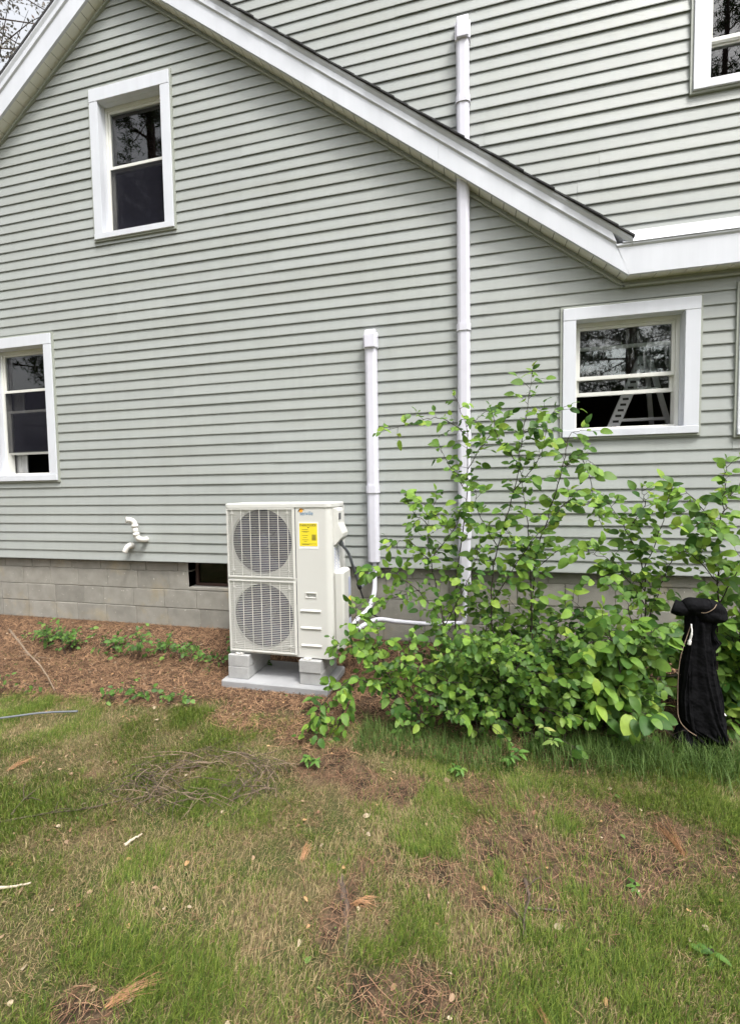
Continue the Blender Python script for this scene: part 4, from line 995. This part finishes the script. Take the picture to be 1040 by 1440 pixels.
# hood: a slouching horizontal roll of cloth, its left end squared off, its right end drooping
def cloth_roll(name, path, seed, nA=40, nS=60):
    rnd = random.Random(seed); C = catmull([p[:3] for p in path], 12); m_ = len(C); vs = []
    wv = [(rnd.uniform(0, 6.28), rnd.choice([2, 3, 4, 5]), rnd.uniform(-5, 5), rnd.uniform(.4, 1)) for _ in range(6)]
    for i, c in enumerate(C):
        u = i/(m_-1)*(len(path)-1); q = min(int(u), len(path)-2); f = u-q; rv = path[q][3]*(1-f)+path[q+1][3]*f; rh = path[q][4]*(1-f)+path[q+1][4]*f
        t = (C[min(i+1, m_-1)]-C[max(i-1, 0)]).normalized(); sd_ = t.cross(Vector((0, 0, 1))).normalized(); up_v = sd_.cross(t)
        for k in range(nA):
            a = 6.2832*k/nA; w = sum(A*abs(math.sin(fr*.5*a+p+sw*i/m_)) for p, fr, sw, A in wv)/3-.45
            vs.append(c+up_v*(rv*math.sin(a)*(1+.42*w))+sd_*(rh*math.cos(a)*(1+.6*w)))
    fs = [(i*nA+k, i*nA+(k+1) % nA, (i+1)*nA+(k+1) % nA, (i+1)*nA+k) for i in range(m_-1) for k in range(nA)]+[tuple(range(nA-1, -1, -1)), tuple(range((m_-1)*nA, m_*nA))]
    return MB().add(vs, fs).build(name, MT['cloth'], jk, smooth=True)
cloth_roll('hood', [(1.148, -1.07, .884, .036, .045), (1.175, -1.08, .876, .037, .05), (1.205, -1.08, .880, .034, .05), (1.235, -1.085, .892, .046, .06), (1.27, -1.085, .890, .046, .065), (1.30, -1.08, .878, .056, .07), (1.335, -1.08, .872, .054, .065), (1.37, -1.075, .856, .050, .055), (1.398, -1.065, .836, .036, .045), (1.418, -1.06, .815, .010, .02)], 4)
cloth_roll('hood_fold', [(1.20, -1.10, .925, .010, .012), (1.235, -1.11, .922, .022, .03), (1.27, -1.11, .918, .026, .035), (1.305, -1.11, .912, .020, .03), (1.345, -1.11, .905, .008, .01)], 9)
cloth_piece('front_flap', [(.81, 1.235, 1.345, -.01), (.74, 1.228, 1.335, -.015), (.62, 1.216, 1.345, -.02), (.48, 1.200, 1.365, -.025), (.34, 1.186, 1.400, -.03), (.22, 1.200, 1.425, -.03), (.15, 1.255, 1.432, -.03), (.10, 1.33, 1.435, -.03)], .030, 21, -1.085, pleat=.8)
cloth_piece('sleeve', [(.33, 1.385, 1.412, 0), (.24, 1.378, 1.440, 0), (.13, 1.385, 1.458, -.01), (.05, 1.392, 1.470, -.02), (.0, 1.41, 1.488, -.03), (-.02, 1.42, 1.495, -.03)], .045, 5, -1.0)
cloth_piece('sleeve', [(.15, 1.190, 1.235, .01), (.10, 1.165, 1.30, 0), (.05, 1.160, 1.36, -.01), (.01, 1.19, 1.42, -.015), (-.015, 1.23, 1.44, -.015)], .055, 15, -1.09)
MB().tube(catmull([(1.222, -1.13, .80), (1.218, -1.15, .755), (1.210, -1.15, .71), (1.204, -1.15, .68)], 5), [.004]*6+[.006]*5+[.010]*5, 6).build('drawstring', MT['cord'], jk, smooth=True)
MB().hexa([(1.405, -1.085, .245), (1.44, -1.08, .24), (1.442, -1.07, .232), (1.408, -1.075, .238), (1.403, -1.08, .275), (1.425, -1.075, .262), (1.426, -1.07, .262), (1.404, -1.072, .275)]).build('tag', MT['cord'], jk)
MB().tube(catmull([(1.215, -1.12, .905), (1.27, -1.155, .875), (1.315, -1.165, .90), (1.345, -1.14, .925)], 5), .0022, 5).build('drawcord', MT['twig'], jk, smooth=True)
tw = pipe_thing('bare_twig', 'bare pale twig curving down in front of the black jacket', 'twig', [(1.225, -1.12, .794), (1.147, -1.18, .588), (1.133, -1.2, .34), (1.137, -1.22, .255), (1.165, -1.25, .215), (1.20, -1.28, .20)], .0022, MT['twig'], n=6, part='wood')

# ------------------------------------------------------------------ sticks and debris on the lawn
def stick(name, label, pts, r, mat, cat='stick', group='fallen sticks on the lawn', side=0):
    P3 = [(x, y, float(gz(x, y))+dz) for (x, y, dz) in pts]; t = thing(name, label, cat, P3[0], group)
    C = catmull(P3, 5); n = len(C); rng_ = [r*(1-.55*i/(n-1))*random.uniform(.85, 1.15) for i in range(n)]
    C = [c+Vector((random.gauss(0, r*.18), random.gauss(0, r*.18), random.gauss(0, r*.12))) for c in C]
    m = MB().tube(C, rng_, 7)
    for k in range(side):
        i = random.randrange(2, n-2); d = Vector((random.gauss(0, 1), random.gauss(0, 1), .25)).normalized(); L = random.uniform(.05, .16)
        m.tube([C[i], C[i]+d*L*.5+Vector((0, 0, .01)), C[i]+d*L+Vector((random.uniform(-.02, .02), 0, -.005))], [r*.4, r*.3, r*.15], 5)
    m.build('wood', mat, t, smooth=True)
    return t
stick('fallen_stick', 'dark crooked stick lying upright in the bare patch of lawn', [(.183, -2.25, .012), (.19, -2.33, .016), (.17, -2.40, .012), (.165, -2.5, .010)], .009, MT['bark'], side=4)
stick('tree_root', 'weathered grey brown root surfacing in the lawn below the heat pump', [(-.60, -2.30, -.012), (-.555, -2.42, -.003), (-.515, -2.50, -.001), (-.475, -2.60, -.003), (-.445, -2.72, -.012)], .020, MT['bark'], cat='root')
stick('fallen_stick', 'thin dark stick on the grass at the left edge', [(-2.29, -2.42, .012), (-2.33, -2.32, .02), (-2.37, -2.19, .012)], .006, MT['bark'], side=2)
stick('dead_branch', 'long bare dead branch leaning across the pine straw at left', [(-4.7, -.55, .22), (-4.1, -.86, .16), (-3.7, -1.05, .10), (-3.38, -1.22, .02)], .010, MT['twig'], cat='branch', side=6)
stick('fallen_stick', 'short pale stick on the lawn left of centre', [(-1.575, -2.46, .014), (-1.56, -2.42, .016), (-1.545, -2.385, .014)], .008, MT['paletwig'])
stick('birch_stick', 'white barked stick poking in at the left edge', [(-1.99, -2.80, .015), (-1.88, -2.76, .02), (-1.80, -2.72, .018)], .008, MT['paletwig'])
stick('fallen_stick', 'long thin twig lying across the left lawn', [(-2.30, -2.47, .012), (-2.12, -2.38, .018), (-1.95, -2.29, .015), (-1.78, -2.17, .012)], .005, MT['bark'], side=3)
stick('fallen_stick', 'small twig lying beside the dark crooked stick', [(.20, -2.37, .012), (.27, -2.36, .014), (.33, -2.35, .012)], .0045, MT['bark'])
hs_ = pipe_thing('metal_rod', 'blue grey rod lying on the grass at the left edge', 'rod', [(-3.9, -2.0, .03), (-3.3, -1.715, .04), (-3.07, -1.59, .04), (-2.85, -1.50, .03)], .007, MT['grey_conduit'], part='tube')
# brush pile
br = thing('brush_pile', 'tangle of thin dry cut twigs lying on the lawn before the heat pump', 'brush', (-1.45, -2.0, 0))
for i in range(170):
    th = random.uniform(0, 6.283); ring = random.uniform(.55, 1.05)
    cx = -1.48+.42*ring*math.cos(th); cy = -1.98+.24*ring*math.sin(th)+(cx+1.48)*.22
    a = math.atan2(.24*math.cos(th), -.42*math.sin(th))+random.gauss(0, .55); L = random.uniform(.08, .42); pts = []; b = a; px_, py_ = cx-math.cos(a)*L/2, cy-math.sin(a)*L/2
    nk = 6; hmax = random.uniform(.005, .06); h0 = random.uniform(.004, .03)
    for k in range(nk):
        pts.append((px_, py_, float(gz(px_, py_))+h0+hmax*math.sin(math.pi*k/(nk-1))+random.uniform(-.006, .006)))
        b += random.gauss(.05, .28); px_ += math.cos(b)*L/(nk-1); py_ += math.sin(b)*L/(nk-1)*.8
    MB().tube(catmull(pts, 2), [random.choice([.0010, .0014, .0018, .0030])*(1-.05*q) for q in range(11)], 5).build('twig', MT[random.choice(['twig', 'bark', 'bark'])], br, smooth=True, fixn=False)

# ------------------------------------------------------------------ ground cover (numpy blades)
def scatter(n, x0, x1, y0, y1): return RNG.uniform(x0, x1, n), RNG.uniform(y0, y1, n)
def blades(name, x, y, length, width, lean, ang, cols, mat, label, cat, rough_lift=.0, parent=None):
    n = len(x); z = gz(x, y)
    dx, dy = np.cos(ang), np.sin(ang); px, py = -dy, dx
    h1 = length*.55*np.cos(lean*.6); r1 = length*.55*np.sin(lean*.6); h2 = h1+length*.45*np.cos(lean*1.25); r2_ = r1+length*.45*np.sin(lean*1.25)
    h2 = np.maximum(h2, .004)
    w = width*.5
    def pt(r, h, s): return np.stack([x+dx*r+px*w*s, y+dy*r+py*w*s, z+h+rough_lift], -1)
    V = np.stack([pt(0, -.004, -1), pt(0, -.004, 1), pt(r1, h1, -.85), pt(r1, h1, .85), pt(r2_, h2, 0)], 1).reshape(-1, 3)
    b = np.arange(n)[:, None, None]*5; T = (b+np.array([[0, 1, 3], [0, 3, 2], [2, 3, 4]])[None]).reshape(-1, 3)
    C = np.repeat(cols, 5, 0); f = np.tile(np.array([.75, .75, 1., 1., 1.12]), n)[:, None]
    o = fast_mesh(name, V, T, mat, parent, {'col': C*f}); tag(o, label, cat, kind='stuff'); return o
def mixcol(t, a, b): return np.array(a)[None]*(1-t[:, None])+np.array(b)[None]*t[:, None]
def grow(n, box, lo=0., keep=None):
    x, y = scatter(n, *box); s = straw_amount(x, y); green = np.clip((fbm(x, y, 1.6, 3.)-.38)*4., 0, 1)*.5+np.clip((fbm(x, y, 5.5, 17.)-.38)*4.5, 0, 1)*.5
    dens = (1-.93*s)*(.30+.70*green)
    inpad = (np.abs(x+1.605) < .49) & (y > -.9)
    k = (RNG.random(n) < dens) & (~inpad) & (y < -.02)
    return x[k], y[k], green[k], s[k]
xa_, ya_, ga_, sa1 = grow(600000, (-3.6, 1.9, -3.5, -1.25)); xb_, yb_, gb_, sb1 = grow(190000, (-4.8, 2.8, -3.8, -.55))
x, y, gr_, s_ = np.concatenate([xa_, xb_]), np.concatenate([ya_, yb_]), np.concatenate([ga_, gb_]), np.concatenate([sa1, sb1]); n = len(x)
dry = RNG.random(n) < np.clip(.66-.62*gr_+.2*s_, .08, .9)
t = RNG.random(n)
cols = np.where(dry[:, None], mixcol(t, (.17, .12, .055), (.46, .365, .195)), mixcol(t, (.036, .085, .010), (.215, .275, .045)))
lean = np.where(dry, RNG.uniform(.75, 1.5, n), RNG.uniform(.25, 1.25, n)); L = np.where(dry, RNG.uniform(.015, .048, n), RNG.uniform(.018, .050, n)*(.65+.7*gr_))
comb = 2.2+3.0*fbm(x, y, 1.1, 23.)
ang = np.where(RNG.random(n) < .55, comb*2+RNG.normal(0, .6, n), RNG.uniform(0, 6.28, n))
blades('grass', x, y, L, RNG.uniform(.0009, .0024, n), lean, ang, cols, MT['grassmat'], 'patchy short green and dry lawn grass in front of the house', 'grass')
x, y, gr_, s_ = grow(60000, (-14, 12, -16, -.9)); k = ~((x > -4.6) & (x < 2.7) & (y > -3.7)); x, y, gr_ = x[k], y[k], gr_[k]; n = len(x); t = RNG.random(n)
blades('far_grass', x, y, RNG.uniform(.05, .09, n), RNG.uniform(.006, .01, n), RNG.uniform(.3, 1.2, n), RNG.uniform(0, 6.28, n), np.where((RNG.random(n) < .4)[:, None], mixcol(t, (.30, .22, .10), (.42, .34, .18)), mixcol(t, (.06, .11, .02), (.13, .2, .04))), MT['grassmat'], 'lawn grass around the sides of the yard', 'grass')
# tall grass at the foot of the shrubs
x, y = scatter(9000, .25, 1.75, -1.5, -1.0); k = RNG.random(len(x)) < np.exp(-((y+1.27-.12*(x-.9))/.14)**2)*(.35+.65*np.clip((x-.2)/.5, 0, 1)); x, y = x[k], y[k]
x2, y2 = scatter(2600, -.75, .2, -1.55, -1.2); x = np.concatenate([x, x2]); y = np.concatenate([y, y2]); n = len(x); t = RNG.random(n)
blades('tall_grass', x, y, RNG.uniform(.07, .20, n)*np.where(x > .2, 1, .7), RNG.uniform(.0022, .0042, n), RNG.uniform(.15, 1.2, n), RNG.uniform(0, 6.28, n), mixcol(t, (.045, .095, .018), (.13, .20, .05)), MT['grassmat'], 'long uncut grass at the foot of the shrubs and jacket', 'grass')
# pine needles
def needles(n0, box, keep, name, label, lo, hi, c0, c1, ws=1.):
    x, y = scatter(n0, *box); k = RNG.random(n0) < keep(x, y); k &= ~((np.abs(x+1.605) < .475) & (y > -.89) & (y < -.38)) & (y < .02); x, y = x[k], y[k]; n = len(x)
    L = RNG.uniform(lo, hi, n); a = RNG.uniform(0, 6.28, n); dx, dy = np.cos(a)*L*.5, np.sin(a)*L*.5; w = RNG.uniform(.0006, .0011, n)*ws; px, py = -np.sin(a)*w, np.cos(a)*w
    zl = RNG.uniform(.002, .016, n); tl = RNG.normal(0, .008, n); bow = RNG.normal(0, .1, n)*L
    def P(s, q, h): return np.stack([x+dx*s+px*q+(-np.sin(a))*bow*(1-s*s), y+dy*s+py*q+np.cos(a)*bow*(1-s*s), 0*x], -1)
    R_ = [P(-1, -1, 0), P(-1, 1, 0), P(0, -1, 0), P(0, 1, 0), P(1, -1, 0), P(1, 1, 0)]
    hs = [zl-tl, zl-tl, zl+.004, zl+.004, zl+tl, zl+tl]
    for r_, h in zip(R_, hs): r_[:, 2] = np.maximum(gz(r_[:, 0], r_[:, 1])+h, gz(r_[:, 0], r_[:, 1])+.001)
    V = np.stack(R_, 1).reshape(-1, 3); b = np.arange(n)[:, None, None]*6
    T = (b+np.array([[0, 2, 3], [0, 3, 1], [2, 4, 5], [2, 5, 3]])[None]).reshape(-1, 3)
    o = fast_mesh(name, V, T, MT['strawmat'], None, {'col': np.repeat(mixcol(RNG.random(n)**1.6, c0, c1), 6, 0)}); tag(o, label, 'pine straw', kind='stuff')
needles(80000, (-5.6, 2.4, -1.6, 0.02), lambda x, y: straw_amount(x, y)*(.35+.65*(x < -.9)), 'pine_straw', 'reddish brown pine straw covering the bed along the foundation', .05, .11, (.045, .024, .016), (.42, .25, .14), 1.9)
needles(36000, (-3.4, 2.2, -3.5, -1.2), lambda x, y: np.clip(straw_amount(x, y)*.8+.10, 0, 1), 'lawn_needles', 'fallen pine needles scattered over the bare lawn patches', .05, .11, (.12, .06, .035), (.34, .20, .12), .75)
# leaf litter, bark chips
x, y = scatter(1300, -4.8, 2.0, -3.3, -.1); x3, y3 = scatter(1300, -5.2, -1.0, -1.3, -.03); x = np.concatenate([x, x3]); y = np.concatenate([y, y3]); k = ~((np.abs(x+1.605) < .5) & (y > -.91)); x, y = x[k], y[k]
Vs = []; Ts = []; rn = []; o = 0
for i in range(len(x)):
    V_, F_ = LEAFT[i % 8]; a = RNG.uniform(0, 6.28); tl = Vector((RNG.normal(0, .35), RNG.normal(0, .35), 1)); s = RNG.uniform(.008, .028)*(1 if RNG.random() < .94 else 1.5)
    Vs.append(V_@(leaf_frame(Vector((math.cos(a), math.sin(a), 0)), tl)*s).T+np.array([x[i], y[i], float(gz(x[i], y[i]))+.014])); Ts.append(F_+o); o += len(V_)
    c = np.array([(.28, .19, .12), (.36, .29, .20), (.18, .10, .06), (.42, .25, .12), (.10, .17, .04)][int(RNG.integers(0, 5))])*RNG.uniform(.7, 1.2); rn.append(np.repeat(c[None], len(V_), 0))
tag(fast_mesh('leaf_litter', np.concatenate(Vs), np.concatenate(Ts), MT['strawmat'], None, {'col': np.concatenate(rn)}), 'small dead leaves and chips scattered over the lawn', 'leaf litter', kind='stuff')
# orange-brown needle tufts
def tuft(label, x, y, ang, L, n=22):
    t = thing('needle_tuft', label, 'pine tuft', (x, y, float(gz(x, y))), 'dead pine needle tufts on the lawn'); m = MB()
    for i in range(n):
        a = ang+random.gauss(0, .16); l = L*random.uniform(.35, 1.); bx, by = x+random.gauss(0, .008), y+random.gauss(0, .008)
        p0 = Vector((bx, by, float(gz(bx, by))+.012)); ex, ey = bx+math.cos(a)*l, by+math.sin(a)*l; p2 = Vector((ex, ey, float(gz(ex, ey))+random.uniform(.01, .03))); p1 = p0.lerp(p2, .5)+Vector((0, 0, .012))
        m.tube([p0, p1, p2], [.0007, .0007, .0004], 3, caps=False)
    m.build('needles', MT['needle'], t, fixn=False)
MT['needle'] = pmat('dead_needles', (.30, .155, .07), rough=.7, var=.35, scale=60)
tuft('tuft of orange dead needles on the left lawn', -2.68, -2.13, 1.2, .16); tuft('tuft of dead needles at the bottom edge left of centre', -1.13, -3.02, .7, .18, 30)
tuft('tuft of dead needles on the bare patch below the jacket', .87, -1.97, 1.75, .24, 34); tuft('tuft of orange dead needles at the bottom edge right of centre', .21, -2.80, 1.9, .12)
tuft('small tuft of dead needles beside the grey brown root', -.47, -2.50, .2, .09, 40); tuft('small tuft of needles in the middle of the lawn', -.75, -2.36, 1.5, .08, 30)
# ------------------------------------------------------------------ trees behind the viewer (mirrored in the panes), two added at the right to shade the wall, one beyond the house
def pine(label, x, y, H, seed, z0=2.2, spread=3.4, group='pines facing the house'):
    rnd = random.Random(seed); rg = np.random.default_rng(seed); z = float(gz(x, y)) if abs(y) < 100 else 0
    t = thing('pine_tree', label, 'tree', (x, y, z), group)
    lean = (rnd.uniform(-.3, .3), rnd.uniform(-.3, .3))
    ax = lambda q: Vector((x+lean[0]*q, y+lean[1]*q, z+H*q))
    MB().tube([ax(i/10)-Vector((0, 0, .2 if i == 0 else 0)) for i in range(11)], [.26*(1-.85*i/10)+.02 for i in range(11)], 10).build('trunk', MT['pinebark'], t, smooth=True)
    m = MB(); Vs = []
    hz = z0
    while hz < H-.3:
        q = hz/H; R = spread*(1-q)**.7*rnd.uniform(.7, 1.1)+.3
        for k in range(rnd.randint(4, 6)):
            a = rnd.uniform(0, 6.283); p = ax(q); e = p+Vector((math.cos(a)*R, math.sin(a)*R, rnd.uniform(-.12, .3)*R)); c = p.lerp(e, .5)+Vector((0, 0, -.06*R))
            m.tube([p, c, e], [.035*(1-q)+.012, .02*(1-q)+.008, .005], 5, caps=False)
            n = int(26*R); s = rg.uniform(.25, 1., n)**.8
            P_ = np.array(p)[None]*((1-s)**2)[:, None]+2*np.array(c)[None]*(s*(1-s))[:, None]+np.array(e)[None]*(s**2)[:, None]
            P_ = P_+rg.normal(0, .10+.05*R*.5, (n, 3))*np.array([1, 1, .55]); Vs.append(P_)
        hz += rnd.uniform(.42, .8)
    m.build('limbs', MT['pinebark'], t, fixn=False)
    P_ = np.concatenate(Vs); n = len(P_); k = 5
    P_ = np.repeat(P_, k, 0); d = rg.normal(0, 1, (n*k, 3)); d /= np.linalg.norm(d, axis=1)[:, None]; u = np.cross(d, rg.normal(0, 1, (n*k, 3))); u /= np.linalg.norm(u, axis=1)[:, None]
    L = rg.uniform(.12, .26, n*k)[:, None]; V = np.stack([P_+u*.018, P_-u*.018, P_+d*L], 1).reshape(-1, 3); T = np.arange(n*k*3).reshape(-1, 3)
    c = fast_mesh('crown', V, T, MT['pine_s'], t, {'rnd': np.repeat(rg.random(n*k), 3)}); return t
for i, (x, y, H, lab) in enumerate([(-11.2, -10.2, 15.5, 'nearest pine mirrored across the upper left window'), (-13.5, -14.5, 17, 'dark pine mirrored in the upper left window'), (-9.5, -17.5, 15, 'pine mirrored beside the trunk in the upper left window'), (-17.5, -11.5, 16, 'pine mirrored in the lower left window'),
                                    (2.6, -17.5, 12, 'pine mirrored low in the window above the shrubs'), (6.2, -16.5, 14, 'bushy pine mirrored in the window above the shrubs'), (9.3, -17.0, 15, 'pine mirrored in the upper right window'), (-3.2, -20, 13, 'pine standing far across the yard from the heat pump'), (13.5, -11.5, 14, 'unseen pine added past the right end of the yard to shade the wall'), (15.5, -5.5, 13, 'unseen pine added nearest the wall at the right to block sky light')]):  # last two pines are unseen, added to block sky and dim the right wall
    pine(lab, x, y, H*1.45, 40+i, z0=1.2 if i in (4, 5) else 2.4, spread=3.9)
# leafy tree past the left end of the house
tr = thing('broadleaf_tree', 'purple tinged tree showing past the left roof edge against white sky', 'tree', (-18.6, 8.5, 0))
MB().tube([(-18.6, 8.5, -.2), (-18.5, 8.5, 5), (-18.4, 8.3, 10), (-18.1, 8.1, 19.5)], [.4, .32, .22, .08], 10).build('trunk', MT['pinebark'], tr, smooth=True)
m = MB(); Vs = []; rg = np.random.default_rng(5)
for i in range(36):
    q = random.uniform(.5, 1); p = Vector((-18.6, 8.5, 0)).lerp(Vector((-14.6, 8.1, 19.5)), q); a = random.uniform(0, 6.283); R = random.uniform(1.6, 5.0)*(1.15-.4*q)
    e = p+Vector((math.cos(a)*R, math.sin(a)*R, random.uniform(.1, .9)*R*.6)); m.tube([p, p.lerp(e, .5)+Vector((0, 0, .15)), e], [.022, .012, .004], 5, caps=False)
    for k in range(6):
        b = p.lerp(e, random.uniform(.4, 1)); e2 = b+Vector((random.gauss(0, .6), random.gauss(0, .6), random.gauss(.05, .4))); m.tube([b, e2], [.005, .002], 4, caps=False)
        n = 16; s = rg.random(n)[:, None]; Vs.append(np.array(b)[None]*(1-s)+np.array(e2)[None]*s+rg.normal(0, .12, (n, 3)))
m.build('limbs', MT['pinebark'], tr, fixn=False)
P_ = np.concatenate(Vs); n = len(P_); d = rg.normal(0, 1, (n, 3)); d /= np.linalg.norm(d, axis=1)[:, None]; u = np.cross(d, rg.normal(0, 1, (n, 3))); u /= np.linalg.norm(u, axis=1)[:, None]
V = np.stack([P_, P_+d*.06+u*.035, P_+d*.13, P_+d*.06-u*.035], 1).reshape(-1, 3); b = np.arange(n)[:, None, None]*4
fast_mesh('crown', V, (b+np.array([[0, 1, 2], [0, 2, 3]])[None]).reshape(-1, 3), MT['tree_s'], tr, {'rnd': np.repeat(rg.random(n), 4)})
